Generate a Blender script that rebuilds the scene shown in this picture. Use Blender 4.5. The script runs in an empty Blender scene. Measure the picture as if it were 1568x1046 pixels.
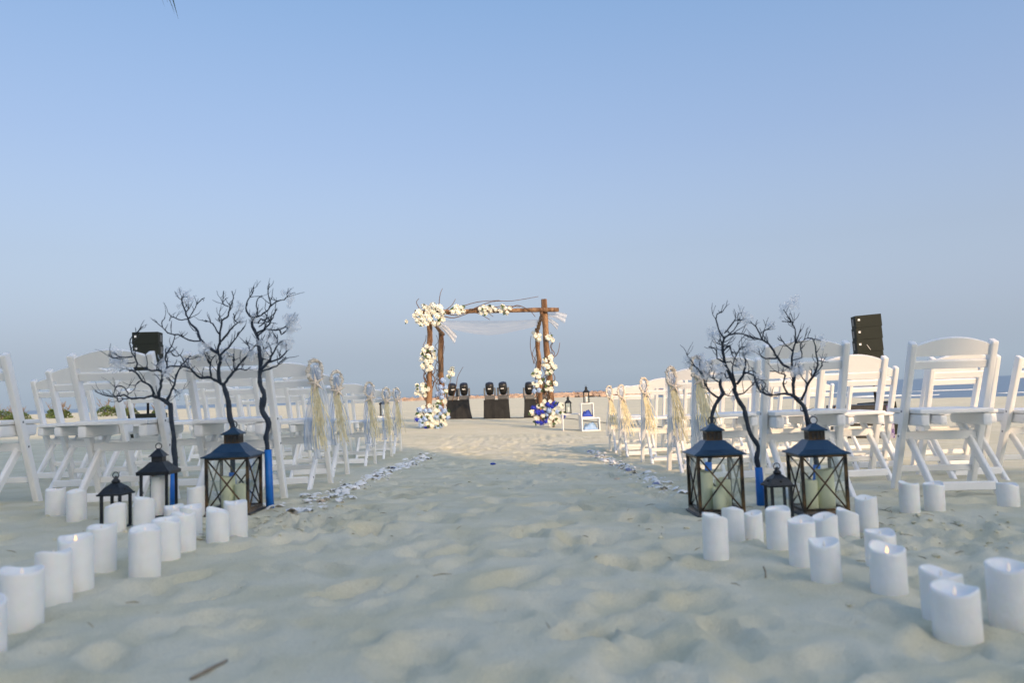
import bpy, bmesh, math, random
import numpy as np
from mathutils import Vector, Matrix

random.seed(11)
rng = np.random.default_rng(11)
R = math.radians
scene = bpy.context.scene
COL = scene.collection

# ------------------------------------------------------------------ camera
cam_data = bpy.data.cameras.new('camera')
cam = bpy.data.objects.new('camera', cam_data)
COL.objects.link(cam)
cam_data.sensor_width = 36.0
cam_data.lens = 28.01
cam_data.clip_start = 0.05
cam_data.clip_end = 40000
cam.matrix_world = (Matrix.Translation((0, 0, 0.58)) @ Matrix.Rotation(math.pi / 2 + R(3.73), 4, 'X')
                    @ Matrix.Rotation(-math.atan(0.036), 4, 'Z'))
cam_data.dof.use_dof = True
cam_data.dof.focus_distance = 10.0
cam_data.dof.aperture_fstop = 3.0
scene.camera = cam

# ------------------------------------------------------------------ sky and sun
SUN_AZ = 151.4      # degrees clockwise from +Y: low behind the camera, to its right
SUN_EL = 22.0
world = bpy.data.worlds.new('World')
scene.world = world
world.use_nodes = True
wn, wl = world.node_tree.nodes, world.node_tree.links
sky = wn.new('ShaderNodeTexSky')
sky.sky_type = 'NISHITA'
sky.sun_disc = False
sky.sun_elevation = R(SUN_EL)
sky.sun_rotation = R(SUN_AZ)
sky.altitude = 0
sky.air_density = 1.0
sky.dust_density = 8.0
sky.ozone_density = 1.5
bg = wn['Background']
bg.inputs['Strength'].default_value = 0.15
# hazy dusk air: the clear-air sky is washed over by a veil that only changes with height, lifted overhead to fill the shade
SKY_VEIL = [(0.0, (.335, .405, .490)), (.026, (.360, .432, .520)), (.098, (.300, .362, .480)), (.173, (.232, .290, .405)), (.30, (.158, .236, .400)), (.47, (.086, .196, .388)), (.75, (.105, .215, .415)), (1.0, (.12, .23, .425))]
wtc = wn.new('ShaderNodeTexCoord')
wsep = wn.new('ShaderNodeSeparateXYZ')
wl.new(wtc.outputs['Generated'], wsep.inputs[0])
wr = wn.new('ShaderNodeValToRGB')
wr.color_ramp.interpolation = 'LINEAR'
els = wr.color_ramp.elements
while len(els) < len(SKY_VEIL): els.new(.5)
for e, (p, c) in zip(els, SKY_VEIL):
    e.position = p
    e.color = (*c, 1)
wl.new(wsep.outputs['Z'], wr.inputs['Fac'])
wsc = wn.new('ShaderNodeVectorMath')
wsc.operation = 'SCALE'
wsc.inputs['Scale'].default_value = 7.62
wl.new(wr.outputs['Color'], wsc.inputs[0])
whs = wn.new('ShaderNodeHueSaturation')
whs.inputs['Saturation'].default_value = .8
wl.new(sky.outputs['Color'], whs.inputs['Color'])
wmx = wn.new('ShaderNodeMix')
wmx.data_type = 'RGBA'
wmx.inputs[0].default_value = .52
wl.new(whs.outputs['Color'], wmx.inputs[6])
wl.new(wsc.outputs[0], wmx.inputs[7])
wl.new(wmx.outputs[2], bg.inputs['Color'])

sun_data = bpy.data.lights.new('sun', 'SUN')
sun_data.energy = 2.0
sun_data.angle = R(0.5)
sun_data.color = (1.0, .66, .36)
sun = bpy.data.objects.new('sun', sun_data)
COL.objects.link(sun)
sdir = Vector((math.sin(R(SUN_AZ)) * math.cos(R(SUN_EL)), math.cos(R(SUN_AZ)) * math.cos(R(SUN_EL)), math.sin(R(SUN_EL))))
sun.rotation_euler = sdir.to_track_quat('Z', 'Y').to_euler()
sun.location = (12, -20, 20)

scene.view_settings.view_transform = 'Standard'
scene.view_settings.look = 'None'
scene.view_settings.gamma = 1
scene.view_settings.use_curve_mapping = False
scene.view_settings.exposure = 0.83
scene.cycles.transparent_max_bounces = 32
scene.cycles.max_bounces = 10

# ------------------------------------------------------------------ helpers
def tag(o, label=None, cat=None, group=None, kind=None):
    if label: o['label'] = label
    if cat: o['category'] = cat
    if group: o['group'] = group
    if kind: o['kind'] = kind
    return o

def empty(name, loc=(0, 0, 0), rz=0.0, scale=1.0):
    o = bpy.data.objects.new(name, None)
    COL.objects.link(o)
    o.empty_display_size = 0.1
    o.location = loc
    o.rotation_euler = (0, 0, rz)
    o.scale = (scale,) * 3
    return o

def link(name, mesh, parent=None, loc=None, rot=None, scale=None):
    o = bpy.data.objects.new(name, mesh)
    COL.objects.link(o)
    if parent: o.parent = parent
    if loc is not None: o.location = loc
    if rot is not None: o.rotation_euler = rot
    if scale is not None: o.scale = scale if hasattr(scale, '__len__') else (scale,) * 3
    return o

def copy_tree(o, parent=None):
    c = o.copy()
    COL.objects.link(c)
    c.parent = parent
    for ch in list(o.children):
        copy_tree(ch, c)
    return c

class MB:
    """collects vertices and faces, then becomes one mesh"""
    def __init__(self):
        self.v, self.f = [], []
    def add(self, vs, fs):
        n = len(self.v)
        self.v.extend(tuple(p) for p in vs)
        self.f.extend(tuple(i + n for i in f) for f in fs)
        return self
    def box(self, c, s, rot=None):
        hx, hy, hz = s[0] / 2, s[1] / 2, s[2] / 2
        P = [Vector((x, y, z)) for x in (-hx, hx) for y in (-hy, hy) for z in (-hz, hz)]
        if rot is not None: P = [rot @ p for p in P]
        c = Vector(c)
        return self.add([p + c for p in P], [(0, 1, 3, 2), (4, 6, 7, 5), (0, 4, 5, 1), (2, 3, 7, 6), (0, 2, 6, 4), (1, 5, 7, 3)])
    def bar(self, p0, p1, w, d, side=(1, 0, 0)):
        p0, p1 = Vector(p0), Vector(p1)
        ax = (p1 - p0).normalized()
        s = Vector(side)
        s = (s - ax * s.dot(ax)).normalized()
        t = ax.cross(s)
        P = []
        for p in (p0, p1):
            for a, b in ((-1, -1), (1, -1), (1, 1), (-1, 1)):
                P.append(p + s * a * w / 2 + t * b * d / 2)
        return self.add(P, [(3, 2, 1, 0), (4, 5, 6, 7), (0, 1, 5, 4), (1, 2, 6, 5), (2, 3, 7, 6), (3, 0, 4, 7)])
    def tube(self, pts, radii, n=5, jit=0.0):
        pts = [Vector(p) for p in pts]
        P, up = [], Vector((0.13, 0.31, 0.94))
        for i, p in enumerate(pts):
            a = pts[max(i - 1, 0)]
            b = pts[min(i + 1, len(pts) - 1)]
            ax = (b - a)
            ax = ax.normalized() if ax.length > 1e-9 else Vector((0, 0, 1))
            s = up - ax * up.dot(ax)
            if s.length < 0.05: s = Vector((1, 0, 0)) - ax * ax.x
            s.normalize()
            t = ax.cross(s)
            up = s
            for k in range(n):
                q = 2 * math.pi * k / n
                r = radii[i] * (1 + (random.uniform(-jit, jit) if jit else 0))
                P.append(p + (s * math.cos(q) + t * math.sin(q)) * r)
        F = []
        for i in range(len(pts) - 1):
            for k in range(n):
                F.append((i * n + k, i * n + (k + 1) % n, (i + 1) * n + (k + 1) % n, (i + 1) * n + k))
        F.append(tuple(range(n))[::-1])
        F.append(tuple((len(pts) - 1) * n + k for k in range(n)))
        return self.add(P, F)
    def lathe(self, prof, n=20, c=(0, 0, 0), squash=1.0):
        P, F = [], []
        for r, z in prof:
            for k in range(n):
                a = 2 * math.pi * k / n
                P.append((c[0] + r * math.cos(a), c[1] + r * math.sin(a) * squash, c[2] + z))
        for i in range(len(prof) - 1):
            for k in range(n):
                F.append((i * n + k, i * n + (k + 1) % n, (i + 1) * n + (k + 1) % n, (i + 1) * n + k))
        F.append(tuple(range(n))[::-1])
        F.append(tuple((len(prof) - 1) * n + k for k in range(n)))
        return self.add(P, F)
    def frustum(self, z0, z1, w0, w1, c=(0, 0), mid=None):
        """square tapered block; mid = (z, w) gives a concave roof"""
        rings = [(z0, w0)] + ([mid] if mid else []) + [(z1, w1)]
        P, F = [], []
        for z, w in rings:
            for a, b in ((-1, -1), (1, -1), (1, 1), (-1, 1)):
                P.append((c[0] + a * w / 2, c[1] + b * w / 2, z))
        for i in range(len(rings) - 1):
            for k in range(4):
                F.append((i * 4 + k, i * 4 + (k + 1) % 4, i * 4 + 4 + (k + 1) % 4, i * 4 + 4 + k))
        F.append((3, 2, 1, 0))
        n = (len(rings) - 1) * 4
        F.append((n, n + 1, n + 2, n + 3))
        return self.add(P, F)
    def ico(self, c, r, sub=1, jit=0.0, squash=(1, 1, 1)):
        bm = bmesh.new()
        bmesh.ops.create_icosphere(bm, subdivisions=sub, radius=1.0)
        P = []
        for v in bm.verts:
            k = r * (1 + random.uniform(-jit, jit))
            P.append((c[0] + v.co.x * k * squash[0], c[1] + v.co.y * k * squash[1], c[2] + v.co.z * k * squash[2]))
        F = [[v.index for v in f.verts] for f in bm.faces]
        bm.free()
        return self.add(P, F)
    def mesh(self, name, mat, smooth=False, bevel=0.0, seg=1):
        m = bpy.data.meshes.new(name)
        m.from_pydata(self.v, [], self.f)
        if bevel:
            bm = bmesh.new()
            bm.from_mesh(m)
            bmesh.ops.recalc_face_normals(bm, faces=bm.faces)
            bmesh.ops.bevel(bm, geom=[e for e in bm.edges], offset=bevel, segments=seg, affect='EDGES', profile=0.6, clamp_overlap=True)
            bm.to_mesh(m)
            bm.free()
        if smooth: m.polygons.foreach_set('use_smooth', [True] * len(m.polygons))
        m.materials.append(mat)
        m.update()
        return m
    def build(self, name, mat, parent=None, smooth=False, bevel=0.0, seg=1, **k):
        return link(name, self.mesh(name, mat, smooth, bevel, seg), parent, **k)

def spline(pts, k=3):
    """Catmull-Rom resampling"""
    pts = [Vector(p) for p in pts]
    if len(pts) < 3: return pts
    out = []
    for i in range(len(pts) - 1):
        p0, p1, p2, p3 = pts[max(i - 1, 0)], pts[i], pts[i + 1], pts[min(i + 2, len(pts) - 1)]
        for j in range(k):
            t = j / k
            out.append(0.5 * ((2 * p1) + (p2 - p0) * t + (2 * p0 - 5 * p1 + 4 * p2 - p3) * t * t + (3 * p1 - p0 - 3 * p2 + p3) * t ** 3))
    out.append(pts[-1])
    return out

# ------------------------------------------------------------------ materials
def mat(name, col, rough=0.6, col2=None, nscale=8.0, bump=0.0, bscale=40.0, metal=0.0, detail=4.0, coords='Object', spec=0.5, stretch=None, lo=0.35, hi=0.65, dist=0.02):
    m = bpy.data.materials.new(name)
    m.use_nodes = True
    n, l = m.node_tree.nodes, m.node_tree.links
    b = n['Principled BSDF']
    b.inputs['Base Color'].default_value = (*col, 1)
    b.inputs['Roughness'].default_value = rough
    b.inputs['Metallic'].default_value = metal
    b.inputs['Specular IOR Level'].default_value = spec
    if col2 or bump:
        tc = n.new('ShaderNodeTexCoord')
        src = tc.outputs[coords]
        if stretch:
            mp = n.new('ShaderNodeMapping')
            mp.inputs['Scale'].default_value = stretch
            l.new(src, mp.inputs['Vector'])
            src = mp.outputs['Vector']
    if col2:
        t = n.new('ShaderNodeTexNoise')
        t.inputs['Scale'].default_value = nscale
        t.inputs['Detail'].default_value = detail
        l.new(src, t.inputs['Vector'])
        r = n.new('ShaderNodeValToRGB')
        r.color_ramp.elements[0].position = lo
        r.color_ramp.elements[1].position = hi
        r.color_ramp.elements[0].color = (*col, 1)
        r.color_ramp.elements[1].color = (*col2, 1)
        l.new(t.outputs['Fac'], r.inputs['Fac'])
        l.new(r.outputs['Color'], b.inputs['Base Color'])
    if bump:
        t2 = n.new('ShaderNodeTexNoise')
        t2.inputs['Scale'].default_value = bscale
        t2.inputs['Detail'].default_value = 5
        l.new(src, t2.inputs['Vector'])
        bp = n.new('ShaderNodeBump')
        bp.inputs['Strength'].default_value = bump
        bp.inputs['Distance'].default_value = dist
        l.new(t2.outputs['Fac'], bp.inputs['Height'])
        l.new(bp.outputs['Normal'], b.inputs['Normal'])
    return m

def sheer(name, col, alpha, transl=0.5):
    """thin cloth: part of the light passes, part scatters"""
    m = bpy.data.materials.new(name)
    m.use_nodes = True
    n, l = m.node_tree.nodes, m.node_tree.links
    n.remove(n['Principled BSDF'])
    out = n['Material Output']
    d = n.new('ShaderNodeBsdfDiffuse'); d.inputs['Color'].default_value = (*col, 1)
    t = n.new('ShaderNodeBsdfTranslucent'); t.inputs['Color'].default_value = (*col, 1)
    tr = n.new('ShaderNodeBsdfTransparent')
    m1 = n.new('ShaderNodeMixShader'); m1.inputs[0].default_value = transl
    m2 = n.new('ShaderNodeMixShader'); m2.inputs[0].default_value = alpha
    l.new(d.outputs[0], m1.inputs[1]); l.new(t.outputs[0], m1.inputs[2])
    l.new(tr.outputs[0], m2.inputs[1]); l.new(m1.outputs[0], m2.inputs[2])
    l.new(m2.outputs[0], out.inputs['Surface'])
    return m

def glass_mat(name):
    m = bpy.data.materials.new(name)
    m.use_nodes = True
    n, l = m.node_tree.nodes, m.node_tree.links
    n.remove(n['Principled BSDF'])
    out = n['Material Output']
    tr = n.new('ShaderNodeBsdfTransparent'); tr.inputs['Color'].default_value = (.97, .985, .98, 1)
    g = n.new('ShaderNodeBsdfGlossy'); g.inputs['Roughness'].default_value = 0.06
    lw = n.new('ShaderNodeLayerWeight'); lw.inputs['Blend'].default_value = .5
    pw = n.new('ShaderNodeMath'); pw.operation = 'POWER'; pw.inputs[1].default_value = 4
    fr = n.new('ShaderNodeMath'); fr.operation = 'MULTIPLY_ADD'; fr.inputs[1].default_value = .8; fr.inputs[2].default_value = .03
    l.new(lw.outputs['Facing'], pw.inputs[0]); l.new(pw.outputs[0], fr.inputs[0])
    mx = n.new('ShaderNodeMixShader')
    l.new(fr.outputs[0], mx.inputs[0]); l.new(tr.outputs[0], mx.inputs[1]); l.new(g.outputs[0], mx.inputs[2])
    l.new(mx.outputs[0], out.inputs['Surface'])
    return m

def emit_mat(name, col, s):
    m = bpy.data.materials.new(name)
    m.use_nodes = True
    b = m.node_tree.nodes['Principled BSDF']
    b.inputs['Base Color'].default_value = (*col, 1)
    b.inputs['Emission Color'].default_value = (*col, 1)
    b.inputs['Emission Strength'].default_value = s
    return m

M = {}
M['paint'] = mat('white_chair_paint', (.87, .87, .86), .45, (.83, .83, .82), 5, .05, 60)
M['wax'] = mat('candle_wax', (.86, .86, .84), .5, (.81, .81, .78), 14, .35, 75, dist=.004)
M['wax'].node_tree.nodes['Principled BSDF'].inputs['Subsurface Weight'].default_value = .35
M['wax'].node_tree.nodes['Principled BSDF'].inputs['Subsurface Radius'].default_value = (.03, .02, .012)
M['wax'].node_tree.nodes['Principled BSDF'].inputs['Subsurface Scale'].default_value = .5
M['bolt'] = mat('steel_bolt', (.25, .25, .26), .4, metal=.8)
M['wax_green'] = mat('ivory_green_wax', (.80, .81, .58), .5, (.76, .78, .54), 10, .1, 60)
M['flame'] = emit_mat('led_flame', (1.0, .60, .28), 1.0)
M['black_metal'] = mat('black_lantern_metal', (.012, .016, .022), .38, (.03, .033, .036), 20, .15, 80, metal=.3)
M['bronze'] = mat('bronzed_lantern_metal', (.022, .022, .022), .36, (.20, .125, .055), 11, .2, 60, metal=.45, lo=.42, hi=.70)
M['roof_metal'] = mat('dark_lantern_roof', (.022, .060, .115), .36, (.040, .080, .125), 9, .12, 50, metal=.55)  # blue of the reflected sky is put into the base colour
M['glass'] = glass_mat('lantern_glass')
M['bark_dark'] = mat('dark_painted_branch', (.008, .020, .042), .55, (.020, .034, .056), 30, .5, 90)
M['blue_sleeve'] = mat('blue_wrapped_sleeve', (.006, .13, .50), .45, (.006, .16, .56), 12, .1, 70)
M['tuft'] = sheer('sheer_tuft', (.86, .89, .93), .42, .45)
M['tulle_blue'] = sheer('pale_blue_tulle', (.52, .66, .88), .45, .35)
M['tulle_white'] = sheer('white_tulle', (.78, .83, .90), .42, .35)
M['drape'] = sheer('arch_drape', (.84, .86, .90), .58, .4)
M['raffia'] = mat('raffia_straw', (.70, .62, .38), .7, (.80, .73, .52), 30)
M['starfish'] = mat('dried_starfish', (.76, .62, .48), .8, (.82, .71, .58), 60, .6, 120)
M['garland'] = mat('shell_garland', (.74, .69, .60), .6, (.56, .49, .40), 40)
M['shell'] = mat('white_seashell', (.90, .89, .86), .5, (.84, .81, .76), 30, .2, 200)
M['shell_blue'] = mat('blue_mussel_shell', (.12, .15, .28), .4, (.30, .32, .44), 40, .2, 200)
M['shell_tan'] = mat('tan_seashell', (.52, .40, .27), .5, (.66, .55, .40), 30, .2, 200)
M['log'] = mat('peeling_log', (.115, .058, .030), .9, (.30, .18, .10), 4, 1.0, 26, stretch=(3, 3, .6), lo=.40, hi=.60)
M['vine'] = mat('curly_vine', (.10, .055, .03), .8, (.16, .09, .05), 20)
M['rose_white'] = mat('cream_petals', (.85, .85, .80), .7, (.80, .80, .70), 20)
M['rose_palest'] = mat('pale_blue_petals', (.34, .50, .78), .7, (.44, .58, .82), 20)
M['rose_blue'] = mat('deep_blue_petals', (.015, .035, .42), .7, (.03, .05, .55), 20)
M['leaf'] = mat('bouquet_leaf', (.03, .07, .02), .6, (.06, .10, .03), 20)
M['black_cloth'] = mat('black_table_cloth', (.010, .011, .013), .9, (.02, .021, .022), 5, .4, 14)
M['black_plastic'] = mat('black_plastic', (.012, .013, .015), .4, (.03, .03, .03), 30)
M['grey_plastic'] = mat('grey_fixture', (.09, .095, .10), .45, (.13, .13, .13), 30)
M['lens'] = mat('lens_glass', (.02, .02, .025), .05)
M['speaker'] = mat('speaker_grille', (.0065, .0105, .0060), .75, (.010, .014, .008), 60, .4, 300)
M['white_dot'] = mat('white_fitting', (.8, .8, .8), .5)
M['blue_cloth'] = mat('blue_cloth', (.24, .40, .66), .8, (.32, .46, .70), 12, .3, 20)
M['royal_cloth'] = mat('royal_blue_cloth', (.02, .06, .40), .7, (.04, .09, .48), 12, .3, 20)
M['print_purple'] = mat('purple_print', (.07, .03, .20), .6, (.34, .32, .42), 9, lo=.45, hi=.55)
M['print_orange'] = mat('orange_print', (.62, .36, .12), .6, (.12, .16, .36), 9, lo=.45, hi=.55)
M['print_dark'] = mat('dark_print', (.01, .01, .014), .6, (.5, .52, .56), 7, lo=.58, hi=.62)
M['rock'] = mat('breakwater_rock', (.50, .37, .27), .9, (.32, .22, .165), .7, .6, 3)
M['shrub'] = mat('beach_shrub_leaf', (.07, .12, .03), .7, (.11, .15, .04), 2)
M['dry_twig'] = mat('dry_twig', (.20, .15, .11), .9)
M['palm_leaf'] = mat('palm_leaf', (.06, .10, .03), .6, (.30, .22, .07), 3)
M['palm_trunk'] = mat('palm_trunk', (.20, .16, .12), .9, (.12, .10, .08), 6, .8, 20)
M['stucco'] = mat('cream_stucco', (.76, .73, .68), .85, (.72, .68, .63), 2, .2, 60)
M['roof_slab'] = mat('roof_slab', (.40, .34, .29), .9)
M['window_glass'] = mat('dark_window', (.03, .04, .05), .08)
M['window_frame'] = mat('window_frame', (.7, .7, .68), .5)
M['straw'] = mat('straw_bits', (.22, .17, .10), .9, (.42, .34, .20), 6)
M['stick'] = mat('driftwood_stick', (.20, .17, .13), .9, (.28, .24, .19), 30, .4, 60)

# sand: pale grain with damp yellowish patches and fine relief
m = bpy.data.materials.new('beach_sand')
m.use_nodes = True
n, l = m.node_tree.nodes, m.node_tree.links
b = n['Principled BSDF']
b.inputs['Roughness'].default_value = .95
b.inputs['Specular IOR Level'].default_value = .15
tc = n.new('ShaderNodeTexCoord')
def noise(scale, detail=4, rough=.55):
    t = n.new('ShaderNodeTexNoise')
    t.inputs['Scale'].default_value = scale
    t.inputs['Detail'].default_value = detail
    t.inputs['Roughness'].default_value = rough
    l.new(tc.outputs['Object'], t.inputs['Vector'])
    return t
def ramp(src, p0, c0, p1, c1):
    r = n.new('ShaderNodeValToRGB')
    r.color_ramp.elements[0].position = p0
    r.color_ramp.elements[1].position = p1
    r.color_ramp.elements[0].color = (*c0, 1)
    r.color_ramp.elements[1].color = (*c1, 1)
    l.new(src.outputs['Fac'], r.inputs['Fac'])
    return r
big = ramp(noise(3.4, 5), .38, (.640, .605, .445), .60, (.700, .668, .530))
grain = ramp(noise(420, 2), .3, (.80, .80, .80), .7, (1.10, 1.10, 1.10))
spots = ramp(noise(38, 3, .6), .66, (1, 1, 1), .76, (.72, .66, .56))
mx = n.new('ShaderNodeMix'); mx.data_type = 'RGBA'; mx.blend_type = 'MULTIPLY'; mx.inputs[0].default_value = 1
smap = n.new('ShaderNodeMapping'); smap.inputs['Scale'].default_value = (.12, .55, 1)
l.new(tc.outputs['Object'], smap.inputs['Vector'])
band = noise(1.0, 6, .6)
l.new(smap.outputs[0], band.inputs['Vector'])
bands = ramp(band, .36, (.90, .91, .89), .56, (1.03, 1.01, .98))  # streaks in the colour stand for shadow bands and seaweed lines on the sand
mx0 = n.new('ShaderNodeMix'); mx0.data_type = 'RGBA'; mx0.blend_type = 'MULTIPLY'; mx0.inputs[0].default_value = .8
mx2 = n.new('ShaderNodeMix'); mx2.data_type = 'RGBA'; mx2.blend_type = 'MULTIPLY'; mx2.inputs[0].default_value = .7
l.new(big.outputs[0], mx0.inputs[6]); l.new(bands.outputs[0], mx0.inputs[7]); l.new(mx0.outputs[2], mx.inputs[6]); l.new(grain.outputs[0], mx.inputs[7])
l.new(mx.outputs[2], mx2.inputs[6]); l.new(spots.outputs[0], mx2.inputs[7])
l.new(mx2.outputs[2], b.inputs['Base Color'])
b1 = n.new('ShaderNodeBump'); b1.inputs['Strength'].default_value = .45; b1.inputs['Distance'].default_value = .02
b2 = n.new('ShaderNodeBump'); b2.inputs['Strength'].default_value = .8; b2.inputs['Distance'].default_value = .005
l.new(noise(16, 5).outputs['Fac'], b1.inputs['Height'])
l.new(noise(160, 4).outputs['Fac'], b2.inputs['Height'])
l.new(b1.outputs[0], b2.inputs['Normal']); l.new(b2.outputs[0], b.inputs['Normal'])
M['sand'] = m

# sea
m = bpy.data.materials.new('sea_water')
m.use_nodes = True
n, l = m.node_tree.nodes, m.node_tree.links
b = n['Principled BSDF']
b.inputs['Base Color'].default_value = (.13, .19, .26, 1)
b.inputs['Roughness'].default_value = .34
tc = n.new('ShaderNodeTexCoord')
mp = n.new('ShaderNodeMapping'); mp.inputs['Scale'].default_value = (.25, 1.0, 1)
t = n.new('ShaderNodeTexNoise'); t.inputs['Scale'].default_value = .55; t.inputs['Detail'].default_value = 6
bp = n.new('ShaderNodeBump'); bp.inputs['Strength'].default_value = .9; bp.inputs['Distance'].default_value = .6
l.new(tc.outputs['Object'], mp.inputs['Vector']); l.new(mp.outputs[0], t.inputs['Vector'])
l.new(t.outputs['Fac'], bp.inputs['Height']); l.new(bp.outputs[0], b.inputs['Normal'])
M['sea'] = m
M['foam'] = mat('sea_foam', (.75, .78, .80), .8, (.55, .62, .68), 1.5)

# ------------------------------------------------------------------ the beach
SEA_Z = -0.75
COAST_X = [-600, -20, 5, 12, 17, 21, 40, 600]
COAST_Y = [175, 160, 155, 125, 76, 46, 39, 30]
def base_z(x, y):
    z = -.022 * np.clip(x, -6, 6) - .038 * np.clip(y - 4, 0, 6)
    s = np.clip((y - np.interp(x, COAST_X, COAST_Y) + 10) / 20, 0, 3)
    s = np.where(s < 1, s * s * (3 - 2 * s), 1 + (s - 1) * .9)
    return z - s * 1.05

def stretch_axis(core, lo, hi, g=1.16):
    a = list(core)
    st = core[-1] - core[-2]
    while a[-1] < hi:
        st *= g
        a.append(a[-1] + st)
    st = core[1] - core[0]
    while a[0] > lo:
        st *= g
        a.insert(0, a[0] - st)
    return np.array(a)
XS = stretch_axis(np.arange(-3.4, 3.41, .022), -700, 700)
ycore = list(np.arange(1.0, 4.6, .02))
st = .02
while ycore[-1] < 13:
    st *= 1.006
    ycore.append(ycore[-1] + st)
YS = stretch_axis(np.array(ycore), -70, 500, 1.13)
GX, GY = np.meshgrid(XS, YS)
Z = base_z(GX, GY)

def value_noise(x, y, scale, seed):
    g = np.random.default_rng(seed).random((256, 256))
    u, v = x * scale, y * scale
    iu, iv = np.floor(u).astype(int), np.floor(v).astype(int)
    fu, fv = u - iu, v - iv
    fu, fv = fu * fu * (3 - 2 * fu), fv * fv * (3 - 2 * fv)
    a = g[iv % 256, iu % 256]; bb = g[iv % 256, (iu + 1) % 256]
    c = g[(iv + 1) % 256, iu % 256]; d = g[(iv + 1) % 256, (iu + 1) % 256]
    return (a * (1 - fu) + bb * fu) * (1 - fv) + (c * (1 - fu) + d * fu) * fv - .5
near = np.clip((16 - np.hypot(GX, GY)) / 6, 0, 1)
Z += near * (.014 * value_noise(GX + 40, GY + 40, 1.3, 1) + .005 * value_noise(GX + 40, GY + 40, 5.5, 2) + .004 * value_noise(GX + 40, GY + 40, 11, 3) + .0035 * value_noise(GX + 40, GY + 40, 26, 5))
Z += np.clip(np.hypot(GX, GY) - 8, 0, 20) / 20 * .10 * value_noise(GX + 900, GY + 900, .35, 4)
# foot prints and scuffs
for k in range(4600):
    cy = 1.2 + (random.random() ** 1.2) * 14.5
    cx = random.uniform(-3.8, 3.8)
    if 3700 <= k < 4150: cx, cy = random.gauss(1.65, .35), random.gauss(3.15, .25)
    elif 4150 <= k: cx, cy = random.gauss(-1.35, .35), random.gauss(3.75, .25)
    ang = random.uniform(-.9, .9)
    la, lb = random.uniform(.08, .17), random.uniform(.045, .085)
    dep = random.uniform(.011, .032) * (1.0 if abs(cx) < 1.3 else .6)
    sharp = random.uniform(1.8, 4.0)
    if k >= 1250:
        la, lb, dep = la * .48, lb * .55, dep * .42
    i0, i1 = np.searchsorted(XS, (cx - .42, cx + .42))
    j0, j1 = np.searchsorted(YS, (cy - .42, cy + .42))
    dx, dy = GX[j0:j1, i0:i1] - cx, GY[j0:j1, i0:i1] - cy
    u = (dx * math.sin(ang) + dy * math.cos(ang)) / la
    v = (dx * math.cos(ang) - dy * math.sin(ang)) / lb
    q = u * u + v * v
    Z[j0:j1, i0:i1] += -dep * np.exp(-(q ** sharp)) + dep * .26 * np.exp(-((np.sqrt(q) - 1.30) ** 2) * 9)

def gz(x, y):
    i = int(np.clip(np.searchsorted(XS, x) - 1, 0, len(XS) - 2))
    j = int(np.clip(np.searchsorted(YS, y) - 1, 0, len(YS) - 2))
    fx = (x - XS[i]) / (XS[i + 1] - XS[i]); fy = (y - YS[j]) / (YS[j + 1] - YS[j])
    return float((Z[j, i] * (1 - fx) + Z[j, i + 1] * fx) * (1 - fy) + (Z[j + 1, i] * (1 - fx) + Z[j + 1, i + 1] * fx) * fy)

def low(x, y, r):
    """lowest sand under a footprint of radius r"""
    return min(gz(x + r * a, y + r * c) for a, c in ((0, 0), (1, 0), (-1, 0), (0, 1), (0, -1), (.7, .7), (-.7, .7), (.7, -.7), (-.7, -.7)))

def level_patch(x, y, r, h):
    """sand pressed level where something stands"""
    i0, i1 = np.searchsorted(XS, (x - r * 2, x + r * 2))
    j0, j1 = np.searchsorted(YS, (y - r * 2, y + r * 2))
    q = np.hypot(GX[j0:j1, i0:i1] - x, GY[j0:j1, i0:i1] - y) / r
    w = np.clip(1.8 - q, 0, 1); w = w * w * (3 - 2 * w)
    Z[j0:j1, i0:i1] = Z[j0:j1, i0:i1] * (1 - w) + h * w

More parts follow.
